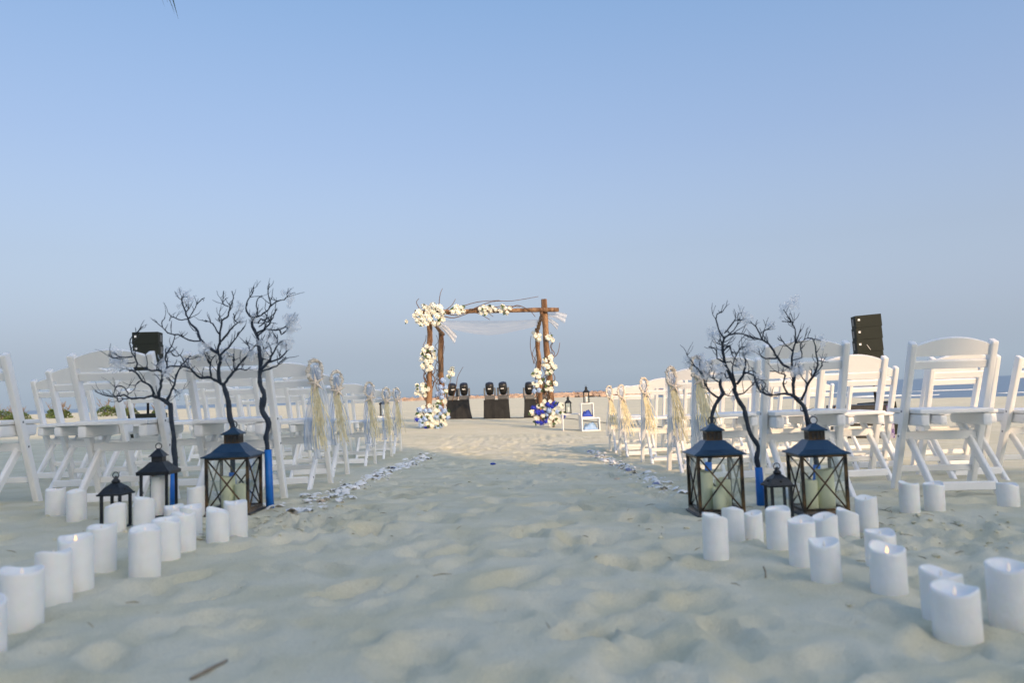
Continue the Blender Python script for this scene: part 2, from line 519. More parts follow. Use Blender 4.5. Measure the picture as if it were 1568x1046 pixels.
CANDLES = [  # x, y, height, radius, top slant, direction of the slant, lit flame showing, label
 (-1.268, 1.908, .160, .0516, .010, 1.0, 0, 'white pillar candle cut off by the left edge of the photo, nearest on the left'),
 (-1.322, 2.148, .172, .0520, .008, 3.0, 1, 'large white pillar candle with warm flame, leftmost whole candle of the near left row'),
 (-1.362, 2.366, .167, .0485, .014, 5.0, 1, 'white pillar candle between the large leftmost candle and the brightly lit candle behind it'),
 (-1.372, 2.501, .178, .0500, .012, 1.5, 2, 'white pillar candle with the brightest flame in the left cluster'),
 (-1.452, 2.806, .170, .0483, .008, .5, 0, 'tall white pillar candle standing alone right behind the brightest left candle'),
 (-1.250, 2.696, .180, .0497, .012, 2.0, 1, 'tall broad white candle at the front of the left cluster, nearest the aisle'),
 (-1.267, 2.900, .153, .0475, .010, 2.4, 0, 'white candle directly behind the tall broad candle at the aisle side of the left cluster'),
 (-1.278, 3.074, .150, .0454, .010, 4.0, 1, 'white candle third in the diagonal file leading from the tall broad left candle'),
 (-2.350, 4.092, .146, .0470, .006, .2, 1, 'small white candle farthest left before the chair legs'),
 (-2.164, 3.952, .154, .0453, .006, 2.2, 0, 'small white candle left of the small black lantern, second from the left by the chairs'),
 (-1.800, 3.600, .129, .0450, .014, .3, 1, 'white candle directly in front of the small black lantern on the left'),
 (-1.690, 3.640, .160, .0449, .016, 3.6, 0, 'white candle just right of the small black lantern on the left'),
 (-1.800, 4.040, .200, .0380, .006, 3.6, 0, 'pale candle inside the middle-sized black lantern on the left'),
 (-1.605, 3.760, .120, .0440, .014, 1.1, 1, 'short white candle in front of the middle-sized black lantern'),
 (-1.594, 3.993, .160, .0440, .018, 5.6, 1, 'white candle with slanted top at the right foot of the middle-sized black lantern'),
 (-1.418, 3.494, .140, .0458, .010, 2.0, 1, 'white candle left of the bronze lantern, nearest to its left post'),
 (-1.560, 3.560, .090, .0426, .008, 2.0, 0, 'lowest white candle, half hidden in the middle of the left cluster'),
 (-1.229, 3.297, .138, .0446, .026, 3.1, 0, 'white candle with strongly slanted top in front of the left bronze lantern'),
 (-1.207, 3.449, .164, .0481, .006, 2.0, 0, 'white candle covering the right half of the left bronze lantern'),
 (.672, 2.769, .158, .0430, .022, 3.1, 0, 'slant-topped white candle nearest the aisle in the right cluster'),
 (.830, 3.125, .132, .0420, .010, 3.9, 1, 'white candle with faint flame in front of the right bronze lantern nearest the aisle'),
 (.926, 3.201, .133, .0410, .008, .4, 0, 'white candle in front of the blue sleeve beside the small right lantern'),
 (.943, 2.933, .155, .0445, .008, 1.2, 0, 'tall white candle in front of the small black lantern on the right'),
 (.940, 2.691, .162, .0440, .016, 1.0, 1, 'white candle left in the tight trio before the farther right bronze lantern'),
 (1.090, 2.875, .150, .0440, .016, .4, 0, 'white candle at the back of the tight trio before the farther right bronze lantern'),
 (.926, 2.456, .133, .0450, .016, 1.2, 0, 'white candle at the front of the tight trio before the farther right bronze lantern'),
 (1.347, 3.306, .123, .0430, .024, 2.9, 0, 'small slant-topped candle at the right foot of the farther right bronze lantern'),
 (1.470, 3.408, .154, .0440, .008, .4, 0, 'upright white candle standing just right of the farther right bronze lantern'),
 (1.178, 2.642, .125, .0476, .010, 1.9, 0, 'white candle half hidden behind the brightly lit candle on the right'),
 (1.063, 2.344, .144, .0499, .020, 1.6, 2, 'white candle with the brightest warm flame on the right'),
 (1.826, 3.761, .143, .0440, .010, 2.9, 0, 'white candle before the large sunlit chair on the right, left of a pair'),
 (1.980, 3.834, .136, .0460, .008, 1.0, 1, 'greenish white candle before the large sunlit chair on the right, right of a pair'),
 (2.389, 3.928, .116, .0490, .010, 3.0, 0, 'small white candle farthest right, below the chair at the photo edge'),
 (1.088, 2.100, .139, .0510, .018, 2.8, 0, 'white candle half hidden behind the nearest right candle'),
 (1.045, 1.958, .142, .0541, .012, 1.4, 1, 'nearest large blurred white candle on the right'),
 (1.222, 2.028, .180, .0531, .010, 1.4, 1, 'large blurred white candle cut off by the right edge of the photo'),
]
CANDLE_Z = []
for c in CANDLES:
    h = low(c[0], c[1], c[3]) + .004
    level_patch(c[0], c[1], c[3] * 1.05, h)
    CANDLE_Z.append(h)
LANTERNS = [('large', -1.442, 4.10, 0, 1.0, 'large bronze lantern with crossed bars standing left of the aisle'),
            ('large', .944, 3.842, .02, .985, 'large bronze lantern with crossed bars on the right, nearest the aisle'),
            ('large', 1.438, 3.859, -.02, .985, 'large bronze lantern with crossed bars on the right, farther from the aisle'),
            ('medium', -1.80, 4.04, .04, 1.0, 'middle-sized plain black lantern with stepped roof on the left'),
            ('small', -1.847, 3.700, -.06, .98, 'small plain black lantern with ring handle on the left'),
            ('small', 1.185, 3.662, .03, .98, 'small black lantern between the two bronze lanterns on the right')]
LANTERN_Z = []
for k, x, y, rz, s, lab in LANTERNS:
    r = {'large': .15, 'medium': .11, 'small': .09}[k]
    h = gz(x, y)
    level_patch(x, y, r, h)
    LANTERN_Z.append(h)
for i, c in enumerate(CANDLES):
    CANDLE_Z[i] = low(c[0], c[1], c[3]) + .001

ny, nx = Z.shape
V = np.stack([GX.ravel(), GY.ravel(), Z.ravel()], 1)
idx = np.arange(ny * nx).reshape(ny, nx)
Q = np.stack([idx[:-1, :-1], idx[:-1, 1:], idx[1:, 1:], idx[1:, :-1]], -1).reshape(-1, 4)
sm = bpy.data.meshes.new('sand')
sm.vertices.add(len(V)); sm.vertices.foreach_set('co', V.ravel())
sm.loops.add(Q.size); sm.loops.foreach_set('vertex_index', Q.ravel().astype(np.int32))
sm.polygons.add(len(Q)); sm.polygons.foreach_set('loop_start', np.arange(0, Q.size, 4, dtype=np.int32))
sm.polygons.foreach_set('use_smooth', np.ones(len(Q), dtype=bool))
sm.update(calc_edges=True)
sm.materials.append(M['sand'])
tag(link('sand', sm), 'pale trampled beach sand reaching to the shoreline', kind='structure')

sea = MB()
sea.add([(-20000, 20, SEA_Z), (20000, 20, SEA_Z), (20000, 30000, SEA_Z), (-20000, 30000, SEA_Z)], [(0, 1, 2, 3)])
tag(sea.build('sea', M['sea']), 'calm blue sea below the horizon', kind='structure')
foam = MB()
for (x0, y0, ln) in ((26, 62, 7), (36, 60, 9), (27, 66, 6), (44, 57, 8), (52, 70, 11), (40, 82, 9), (60, 60, 9), (33, 92, 10)):
    pts = [(x0 + ln * t + random.uniform(-.2, .2), y0 + math.sin(t * 5 + x0) * .6, SEA_Z + .05) for t in np.linspace(0, 1, 14)]
    foam.tube(pts, [.01 + .055 * math.sin(math.pi * i / 13) * random.uniform(.5, 1.2) for i in range(14)], 6)
tag(foam.build('wave_foam', M['foam'], smooth=True), 'thin white lines of breaking wavelets on the sea at right', kind='stuff')

# breakwater of piled boulders
brk = MB()
for i in range(900):
    x = random.uniform(-26, 34)
    t = random.random()
    y = 143 + random.uniform(-3.2, 3.2)
    r = random.uniform(.28, .62)
    h = max(0.0, 1 - abs(y - 143) / 3.4)
    z = -.38 + h * .62 * random.uniform(.5, 1.0)
    brk.ico((x, y, z), r, 1, .28, (1.25, 1, .72))
tag(brk.build('breakwater', M['rock']), 'long low breakwater of reddish boulders beyond the arch', 'breakwater', kind='stuff')

# ------------------------------------------------------------------ unseen building and leaf screen added behind the camera to shade the near sand
shade_block = empty('shade_building', (4.5, -37.0, 0))
tag(shade_block, 'unseen seven storey cream stucco building added behind the viewer to shade the near sand', 'building')
W2, D2, H2 = 36.0, 10.0, 23.5
MB().box((0, 0, H2 / 2 - .5), (W2, D2, H2 + 1)).build('wall', M['stucco'], shade_block)
MB().box((0, 0, H2 + .14), (W2 + .3, D2 + .3, .25)).build('roof', M['roof_slab'], shade_block)
WIN = MB().box((0, 0, 0), (2.2, .10, 2.0)).mesh('window', M['window_frame'])
PANE = MB().box((0, 0, 0), (.98, .02, 1.84)).mesh('pane', M['window_glass'])
BALC = MB().box((0, 0, 0), (W2 - 1, 1.2, .16)).mesh('balcony', M['stucco'])
for fl in range(7):
    if fl: link('balcony', BALC, shade_block, (0, D2 / 2 + .61, .2 + fl * 3.2))
    for k in range(8):
        w = link('window', WIN, shade_block, (-15.4 + k * 4.4, D2 / 2 + .03, 1.6 + fl * 3.2))
        for s in (-1, 1): link('pane', PANE, w, (s * .53, .055, 0))
# tall leaf screen added beside it to shade the lower right chairs
shade_hedge = MB()
for i in range(9000):
    c = Vector((random.uniform(11.85, 14.4), random.uniform(-13.2, -11.6), random.uniform(-.1, 8.3)))
    a = Matrix.Rotation(random.uniform(0, 6.3), 3, 'Z') @ Matrix.Rotation(random.uniform(-1.2, 1.2), 3, 'X')
    s = random.uniform(.07, .15)
    shade_hedge.add([c + a @ Vector(p) * s for p in ((-1, -.6, 0), (1, -.6, 0), (1, .6, .2), (-1, .6, .2))], [(0, 1, 2, 3)])
hg = empty('shade_hedge', (0, 0, 0))
tag(hg, 'unseen tall green leaf screen added behind the viewer to shade the lower right chairs', 'shade_hedge')
shade_hedge.build('foliage', M['shrub'], hg)
st = MB()
for k in range(6): st.tube([(12.1 + k * .42, -12.4, -.3), (12.1 + k * .42, -12.4, 2.4), (12.2 + k * .42, -12.3, 6.6)], [.05, .04, .02], 6)
st.build('stems', M['dry_twig'], hg)

# coconut palm left of the frame; one frond tip hangs into the top of the picture
palm = empty('palm_tree', (-6.3, 4.4, gz(-6.3, 4.4) - .05))
tag(palm, 'coconut palm whose frond tips hang into the top left of the photo', 'palm tree')
tr = []
for i in range(26):
    t = i / 25
    tr.append((0.5 * t * t, .1 * t, 5.0 * t))
MB().tube(tr, [.19 - .07 * i / 25 + (.012 if i % 2 else 0) for i in range(26)], 12, .04).build('trunk', M['palm_trunk'], palm, smooth=True)
def frond(az, rise, length, droop, nl=44, tip=None):
    b = MB()
    root = Vector((.5, .1, 4.95))
    d = Vector((math.cos(az), math.sin(az), 0))
    pts = []
    for i in range(15):
        t = i / 14
        pts.append(root + d * length * t * (1 - .12 * t) + Vector((0, 0, rise * t - droop * t * t)))
    if tip is not None:
        off = Vector(tip) - pts[-1]
        pts = [p + off * (i / 14) ** 1.2 for i, p in enumerate(pts)]
    b.tube(pts, [.022 * (1 - .85 * i / 14) + .002 for i in range(15)], 5)
    for i in range(nl):
        t = .12 + .88 * i / (nl - 1)
        k = min(int(t * 14), 13)
        p = pts[k].lerp(pts[k + 1], t * 14 - k)
        ax = (pts[k + 1] - pts[k]).normalized()
        side = ax.cross(Vector((0, 0, 1))).normalized()
        L = .62 * math.sin(math.pi * min(1, .18 + .75 * t)) + .06
        for s in (-1, 1):
            q1 = p + (side * s * .55 + ax * .5 + Vector((0, 0, .05))) * L * .5
            q2 = p + (side * s * .75 + ax * .95 + Vector((0, 0, -.75))) * L * .85 + Vector((random.uniform(-.04, .04), random.uniform(-.04, .04), random.uniform(-.05, .03)))
            w = ax * .018
            b.add([p - w, p + w, q1 + w * .9, q1 - w * .9, q2], [(0, 1, 2, 3), (3, 2, 4)])
    return b
for k in range(13):
    frond(k * 2 * math.pi / 13 + .9, random.uniform(.7, 1.5), 2.1, random.uniform(1.3, 2.4)).build('frond', M['palm_leaf'], palm)
frond(.12, 1.5, 3.8, 2.6, 56, tip=(4.10, .62, 3.33)).build('frond', M['palm_leaf'], palm)

# beach shrubs far left
shrub_spots = [(-38.5, 62, .75, 1.9), (-36.2, 63, .95, 1.7), (-34.0, 60, .8, 1.5), (-31.6, 62, .95, 1.8), (-29.4, 61, .8, 1.4), (-41, 64, .9, 2.0), (-27.6, 62, .6, 1.1)]
shrub_labels = ['green beach shrub far left, just behind the tall left post', 'green beach shrub with dry twigs seen left of the first whole chair', 'low green shrub seen through the gap of the leftmost chairs', 'green shrub with bare twigs seen through the left chair backs',
                'small green shrub near the right end of the far left thicket', 'green shrub at the left edge of the photo', 'lowest green shrub ending the far left thicket']
for (x, y, h, w), lab in zip(shrub_spots, shrub_labels):
    s = empty('beach_shrub', (x, y, gz(x, y) - .05))
    tag(s, lab, 'shrub', 'shrubs on the far left of the beach')
    b = MB()
    for i in range(700):
        a, q = random.uniform(0, 6.283), random.random() ** .5
        zz = random.random()
        rr = w * .6 * q * (1 - .45 * zz)
        c = Vector((math.cos(a) * rr, math.sin(a) * rr * .7, .05 + h * zz * (1 - .35 * q)))
        mt = Matrix.Rotation(random.uniform(0, 6.3), 3, 'Z') @ Matrix.Rotation(random.uniform(-1.3, 1.3), 3, 'X')
        z_ = random.uniform(.05, .11)
        b.add([c + mt @ Vector(p) * z_ for p in ((-1, 0, 0), (0, -.6, 0), (1, 0, 0), (0, .6, 0))], [(0, 1, 2, 3)])
    b.build('foliage', M['shrub'], s)
    t = MB()
    for i in range(9):
        a = random.uniform(0, 6.283)
        e = Vector((math.cos(a) * w * .45, math.sin(a) * w * .3, h * random.uniform(1.0, 1.7)))
        t.tube([(0, 0, 0), e * .5 + Vector((random.uniform(-.1, .1), 0, .06)), e], [.03, .022, .012], 4)
        for j in range(2):
            t.tube([e * .7, e * .7 + Vector((random.uniform(-.35, .35), random.uniform(-.2, .2), random.uniform(.15, .35)))], [.016, .008], 4)
    t.build('twigs', M['dry_twig'], s)

# ------------------------------------------------------------------ chairs
def chair_proto():
    root = empty('folding_chair')
    T = [Vector((s * .205, -.165, .785)) for s in (-1, 1)]
    B = [Vector((s * .205, .185, -.02)) for s in (-1, 1)]
    on = lambda z, s: B[0 if s < 0 else 1].lerp(T[0 if s < 0 else 1], (z + .02) / .805)
    for s in (-1, 1):
        i = 0 if s < 0 else 1
        MB().bar(B[i], T[i], .032, .052).build('back_post', M['paint'], root, bevel=.008, seg=2)
    # arched top rail
    b = MB()
    P, F = [], []
    N = 12
    tilt = (T[0] - B[0]).normalized()
    nrm = tilt.cross(Vector((1, 0, 0))).normalized()
    c0 = on(.725, 1)
    for k in range(N + 1):
        x = -.189 + .378 * k / N
        top = .742 + .062 - .038 * (x / .19) ** 2 * 1.0
        for z, o in ((.716, -1), (top, -1), (top, 1), (.716, 1)):
            q = on(z, 1)
            P.append(Vector((x, q.y, q.z)) + nrm * o * .010)
    for k in range(N):
        for j in range(4):
            F.append((k * 4 + j, k * 4 + (j + 1) % 4, k * 4 + 4 + (j + 1) % 4, k * 4 + 4 + j))
    F += [(3, 2, 1, 0), (N * 4, N * 4 + 1, N * 4 + 2, N * 4 + 3)]
    b.add(P, F)
    b.build('top_rail', M['paint'], root)
    q0, q1 = on(.648, 1), on(.694, 1)
    MB().bar((-.189, (q0.y + q1.y) / 2, .671), (.189, (q0.y + q1.y) / 2, .671), .046, .019, (0, tilt.y, tilt.z)).build('back_rail', M['paint'], root, bevel=.004)
    MB().box((0, .035, .432), (.374, .385, .022)).build('seat', M['paint'], root, bevel=.006, seg=2)
    for s in (-1, 1):
        MB().box((s * .158, .030, .388), (.046, .36, .064)).build('seat_apron', M['paint'], root, bevel=.014, seg=2)
    for s in (-1, 1):
        MB().bar((s * .158, .150, .372), (s * .158, -.255, -.02), .026, .046).build('rear_leg', M['paint'], root, bevel=.006)
    p = on(.30, 1)
    MB().box((0, p.y, .300), (.378, .018, .046)).build('post_stretcher', M['paint'], root, bevel=.004)
    p = on(.12, 1)
    MB().box((0, p.y, .120), (.378, .018, .034)).build('front_stretcher', M['paint'], root, bevel=.004)
    MB().box((0, -.206, .062), (.290, .018, .044)).build('rear_stretcher', M['paint'], root, bevel=.004)
    bolt = MB().lathe([(.006, 0), (.006, .003), (.003, .0045)], 8).mesh('bolt', M['bolt'])
    for s in (-1, 1):
        for z in (.432, .300):
            q = on(z, s)
            link('bolt', bolt, root, (s * .2205, q.y, z), (0, s * math.pi / 2, 0))
        link('bolt', bolt, root, (s * .1705, -.206 + .03, .075), (0, s * math.pi / 2, 0))
    return root

proto = chair_proto()
ORD = ['first', 'second', 'third', 'fourth', 'fifth', 'sixth']
ROWY = {'left': [4.68, 5.83, 6.97, 8.75, 10.45, 11.45], 'right': [4.68, 5.83, 6.90, 8.50, 10.0, 10.85]}
# x of the seats in each row, from the aisle outwards
LEFT = [[-1.63, -2.29, -3.12], [-1.61, -2.35, -3.09], [-1.725, -2.44, -3.16, -3.88], [-1.785, -2.5, -3.22, -3.93], [-1.865, -2.58, -3.3, -4.0], [-1.88, -2.6, -3.3, -4.02]]
RIGHT = [[1.685, 2.49], [1.53, 2.42, 3.22, 3.80], [1.56, 2.28, 3.0, 3.72], [1.58, 2.30, 3.02, 3.74], [1.535, 2.25, 2.97, 3.69], [1.51, 2.23, 2.95, 3.67]]
CHAIR_S = 1.08
first = True
AISLE = []
for side, rows in (('left', LEFT), ('right', RIGHT)):
    for r, xs in enumerate(rows):
        for k, x in enumerate(xs):
            o = proto if first else copy_tree(proto)
            first = False
            y = ROWY[side][r] + random.uniform(-.02, .02)
            o.scale = (CHAIR_S, CHAIR_S, CHAIR_S * 1.03)
            rz = random.uniform(-.035, .035) + (.03 if side == 'left' else -.03)
            o.location = (x, y, float(base_z(x, y)) + .004)
            o.rotation_euler = (random.uniform(-.012, .012), random.uniform(-.012, .012), rz)
            o.location.z -= .012
            seat = 'aisle seat' if k == 0 else '%s seat from the aisle' % ORD[k]
            row = 'nearest row' if r == 0 else ('farthest row' if r == 5 else '%s row back' % ORD[r])
            tag(o, 'white folding chair %s of the aisle, %s, %s' % (side, row, seat), 'chair', 'white folding chairs in rows')
            if k == 0 and r > 0: AISLE.append((side, r, o))

# ------------------------------------------------------------------ sashes on the aisle chairs
def ribbon(b, top, bot, w0, w1, folds, seedv, n=16, mcols=9):
    rr = random.Random(seedv)
    top, bot = Vector(top), Vector(bot)
    P, F = [], []
    ph = rr.uniform(0, 6)
    for i in range(n + 1):
        t = i / n
        c = top.lerp(bot, t) + Vector((.018 * math.sin(t * 5 + ph), .02 * math.sin(t * 4 + ph * 2), 0))
        w = w0 + (w1 - w0) * t ** .8
        for j in range(mcols + 1):
            s = j / mcols - .5
            P.append(c + Vector((s * w, .022 * math.sin(s * folds + ph + t * 2) * (.4 + t), .02 * abs(s) * math.sin(ph + t * 3))))
    for i in range(n):
        for j in range(mcols):
            a = i * (mcols + 1) + j
            F.append((a, a + 1, a + mcols + 2, a + mcols + 1))
    b.add(P, F)
star = MB()
P = [(0, -.014, 0)]
for i in range(10):
    a = math.pi / 2 + i * math.pi / 5
    r = .062 if i % 2 == 0 else .017
    P.append((r * math.cos(a), 0 if i % 2 else .004, r * math.sin(a)))
P.append((0, .008, 0))
F = [(0, 1 + i, 1 + (i + 1) % 10) for i in range(10)] + [(11, 1 + (i + 1) % 10, 1 + i) for i in range(10)]
star.add(P, F)
STAR = star.mesh('starfish', M['starfish'])
for n_, (side, r, ch) in enumerate(AISLE):
    s = 1 if side == 'left' else -1
    bpy.context.view_layer.update()
    mw = Matrix.Translation(ch.location) @ ch.rotation_euler.to_matrix().to_4x4() @ Matrix.Diagonal((CHAIR_S, CHAIR_S, CHAIR_S * 1.03, 1))
    tp = mw @ Vector((s * .205, -.165, .785))
    o = empty('chair_sash', tp)
    row = 'farthest row' if r == 5 else '%s row back' % ORD[r]
    tag(o, '%s tulle, raffia and starfish sash on the %s aisle chair, %s' % ('blue' if side == 'left' else 'pale blue', side, row), 'chair sash', 'sashes on the aisle chairs')
    g = MB()
    for i in range(26):
        a = 2 * math.pi * i / 26
        g.ico((.043 * math.cos(a) + random.uniform(-.006, .006), -.030 + .030 * math.cos(a) + random.uniform(-.006, .006), -.046 + .076 * math.sin(a)), random.uniform(.011, .019), 1, .3)
    g.build('shell_garland', M['garland'], o)
    b = MB()
    ribbon(b, (-.012, -.040, -.01), (-.030 - .012 * s, -.04, -.56 - random.uniform(0, .08)), .040, .066, 16, n_ * 3 + 1)
    b.build('tulle_ribbon', M['tulle_blue'] if side == 'left' else M['tulle_white'], o, smooth=True)
    b = MB()
    ribbon(b, (.015, -.036, -.02), (.075, .0, -.50 - random.uniform(0, .12)), .034, .070, 14, n_ * 3 + 2)
    b.build('tulle_ribbon', M['tulle_white'] if side == 'left' else M['tulle_blue'], o, smooth=True)
    if n_ % 2 == 0:
        b = MB()
        ribbon(b, (.02, -.05, -.05), (.01, -.03, -.66), .02, .045, 12, n_ * 3 + 3)
        b.build('tulle_ribbon', M['tulle_white'], o, smooth=True)
    b = MB()
    for i in range(36):
        x0, dx = random.uniform(-.016, .016), random.gauss(.058, .036)
        L = random.uniform(.26, .50)
        pts = []
        for k in range(7):
            t = k / 6
            pts.append(Vector((x0 + dx * t + .010 * math.sin(t * 6 + i), -.062 + random.uniform(-.014, .014) * t - .03 * t, -.12 - L * t)))
        w = random.uniform(.0016, .0034)
        for k in range(6):
            a, c = pts[k], pts[k + 1]
            sd = Vector((w, random.uniform(-w, w) * .5, 0))
            b.add([a - sd, a + sd, c + sd, c - sd], [(0, 1, 2, 3)])
    b.build('raffia_bundle', M['raffia'], o)
    link('starfish', STAR, o, (.018, -.078, -.135), (random.uniform(-.25, .1), random.uniform(-.5, .5), random.uniform(-.3, .3)), random.uniform(1.05, 1.35))

# ------------------------------------------------------------------ candles
def candle_mesh(h, r, slant, sdir_, seedv, mt):
    rr = random.Random(seedv)
    b = MB()
    n = 30
    prof = [(.97, 0, 0), (1.0, .004, 0), (1.0, h * .33, 0), (1.0, h * .66, 0), (1.0, h - .010, 1), (.985, h - .003, 1), (.93, h, 1), (.86, h - .004, 1), (.70, h - .016, .7), (.35, h - .020, .6), (.02, h - .020, .5)]
    ph = [rr.uniform(0, 6) for _ in range(3)]
    P, F = [], []
    for (k, z, s) in prof:
        for i in range(n):
            a = 2 * math.pi * i / n
            wob = .005 * math.sin(2 * a + ph[0]) + .003 * math.sin(3 * a + ph[1])
            P.append((r * k * math.cos(a), r * k * math.sin(a), z + s * (slant * .48 * math.cos(a - sdir_) * k + wob * k * .8)))
    for i in range(len(prof) - 1):
        for k in range(n):
            F.append((i * n + k, i * n + (k + 1) % n, (i + 1) * n + (k + 1) % n, (i + 1) * n + k))
    F.append(tuple(range(n))[::-1])
    F.append(tuple((len(prof) - 1) * n + k for k in range(n)))
    b.add(P, F)
    return b.mesh('candle', mt, smooth=True)
fb = MB()
fb.lathe([(.0005, 0), (.0045, .004), (.006, .010), (.0045, .018), (.0015, .026), (.0003, .029)], 10, squash=.55)
FLAME = {k: fb.mesh('flame', m_, smooth=True) for k, m_ in ((0, mat('unlit_flame_tip', (.85, .80, .70), .4)), (1, emit_mat('faint_led_flame', (1.0, .84, .70), .12)), (2, M['flame']))}
wick = MB().tube([(0, 0, 0), (.001, 0, .012)], [.0015, .001], 5).mesh('wick', M['black_plastic'])
for i, (x, y, h, r, sl, sd, lit, lab) in enumerate(CANDLES):
    z = CANDLE_Z[i] - .007
    hh = h - 2 * r * (.485 / y - .12)
    if i == 12: z += .019
    o = empty('pillar_candle', (x, y, z))
    o.rotation_euler = (random.uniform(-.012, .012), random.uniform(-.012, .012), 0)
    tag(o, lab, 'candle', 'white pillar candles on the sand')
    c = link('wax', candle_mesh(hh, r, sl, sd, i, M['wax']), o)
    link('wick', wick, o, (0, 0, hh - .021))
    link('flame', FLAME[lit], o, (0, 0, hh - .021), None, .85)

# ------------------------------------------------------------------ lanterns
def ring(b, c, r, t, n=14):
    pts = [(c[0] + r * math.cos(2 * math.pi * k / n), c[1], c[2] + r * math.sin(2 * math.pi * k / n)) for k in range(n + 1)]
    b.tube(pts, [t] * (n + 1), 6)

def large_lantern(root):
    w, h = .205, .268
    MB().frustum(0, .012, .245, .245).build('base_plate', M['black_metal'], root, bevel=.002)
    MB().frustum(.0125, .022, .225, .215).build('base_step', M['bronze'], root)
    for a in (-1, 1):
        for c in (-1, 1):
            MB().box((a * w / 2, c * w / 2, .021 + h / 2), (.015, .015, h)).build('corner_post', M['bronze'], root, bevel=.002)
    top = .021 + h
    for zz, nm in ((top - .007, 'top_frame'), (.029, 'bottom_frame')):
     fr = MB()
     for a in (-1, 1):
      fr.box((a * w / 2, 0, zz), (.012, w + .012, .012)).box((0, a * w / 2, zz + .001), (w - .012, .0115, .011))
     fr.build(nm, M['bronze'], root)
    for (ax, s) in (('x', 1), ('x', -1), ('y', 1), ('y', -1)):
        e = w / 2 - .008
        for d in (-1, 1):
            off = s * (w / 2 + .001 + .004 * (d > 0))
            if ax == 'y': p0, p1 = (-e * d, off, .036), (e * d, off, top - .014)
            else: p0, p1 = (off, -e * d, .036), (off, e * d, top - .014)
            MB().tube([p0, p1], [.0042, .0042], 6).build('cross_bar', M['bronze'], root, smooth=True)
        q = s * (w / 2 - .006)
        sz = (.0025, w - .018, h - .03) if ax == 'x' else (w - .018, .0025, h - .03)
        MB().box((q, 0, .02 + h / 2) if ax == 'x' else (0, q, .02 + h / 2), sz).build('glass_pane', M['glass'], root)
    rf = MB().frustum(top, top + .006, .246, .248).frustum(top + .0062, top + .066, .246, .092, mid=(top + .024, .176)).build('roof', M['roof_metal'], root)
    ch = MB().frustum(top + .064, top + .110, .076, .076).build('chimney', M['bronze'], root, bevel=.002)
    for a in range(4):
        for k in (-1, 0, 1):
            v = Matrix.Rotation(a * math.pi / 2, 3, 'Z')
            MB().box(v @ Vector((k * .020, -.0385, top + .087)), (.008, .004, .030) if a % 2 == 0 else (.004, .008, .030)).build('vent_slot', M['black_plastic'], ch)
    MB().frustum(top + .110, top + .116, .096, .098).frustum(top + .1162, top + .146, .096, .014, mid=(top + .130, .05)).build('cap', M['roof_metal'], root)
    b = MB(); ring(b, (0, 0, top + .160), .018, .0028)
    b.build('ring_handle', M['black_metal'], root, smooth=True)

def plain_lantern(root, w, h, roof, medium, glazed=True):
    MB().frustum(0, .010, w * 1.16, w * 1.16).build('base_plate', M['black_metal'], root, bevel=.002)
    for a in (-1, 1):
        for c in (-1, 1):
            MB().box((a * w / 2, c * w / 2, .0095 + h / 2), (.013, .013, h)).build('corner_post', M['black_metal'], root, bevel=.002)
    top = .0095 + h
    for (ax, s) in (('x', 1), ('x', -1), ('y', 1), ('y', -1)) if glazed else ():
        q = s * w / 2
        sz = (.002, w - .014, h - .012) if ax == 'x' else (w - .014, .002, h - .012)
        MB().box((q, 0, .01 + h / 2) if ax == 'x' else (0, q, .01 + h / 2), sz).build('glass_pane', M['glass'], root)
    e = w * 1.28
    if medium:
        MB().frustum(top, top + .016, e, e * 1.02).frustum(top + .0162, top + .062, e * 1.02, e * .42, mid=(top + .036, e * .70)).build('roof', M['black_metal'], root)
        MB().frustum(top + .060, top + .088, e * .34, e * .34).build('chimney', M['black_metal'], root, bevel=.002)
        MB().frustum(top + .088, top + .128, e * .48, .010).build('cap', M['black_metal'], root)
        zr = top + .138
    else:
        MB().frustum(top, top + .008, e * 1.06, e * 1.08).frustum(top + .0082, top + .056, e, e * .24, mid=(top + .036, e * .66)).build('roof', M['black_metal'], root)
        MB().lathe([(.016, top + .055), (.020, top + .062), (.014, top + .070), (.007, top + .076), (.009, top + .083), (.002, top + .088)], 12).build('finial', M['black_metal'], root, smooth=True)
        for a in range(4):
            v = Matrix.Rotation(a * math.pi / 2, 3, 'Z')
            MB().ico(v @ Vector((0, -e * .40, top + .026)), .007, 1).build('vent_hole', M['black_plastic'], root)
        zr = top + .090
    b = MB(); ring(b, (0, 0, zr), .015, .0024)
    b.build('ring_handle', M['black_metal'], root, smooth=True)

for (k, x, y, rz, s, lab), z in zip(LANTERNS, LANTERN_Z):
    o = empty('candle_lantern', (x, y, z - .004), rz, s)
    tag(o, lab, 'lantern', 'lanterns standing on the sand')
    if k == 'large': large_lantern(o)
    elif k == 'medium': plain_lantern(o, .124, .212, 0, True, False)
    else: plain_lantern(o, .088, .146, 0, False, x > 0)
inner = [(-1.478, 4.115, .165, .036, 'taller greenish candle inside the left bronze lantern'), (-1.405, 4.105, .125, .036, 'shorter greenish candle inside the left bronze lantern'),
         (.905, 3.86, .180, .034, 'tallest greenish candle inside the right bronze lantern nearest the aisle'), (.985, 3.845, .140, .034, 'middle greenish candle inside the right bronze lantern nearest the aisle'),
         (.950, 3.79, .105, .032, 'shortest greenish candle inside the right bronze lantern nearest the aisle'),
         (1.395, 3.855, .135, .040, 'shorter greenish candle inside the farther right bronze lantern'), (1.478, 3.865, .185, .042, 'taller greenish candle inside the farther right bronze lantern')]
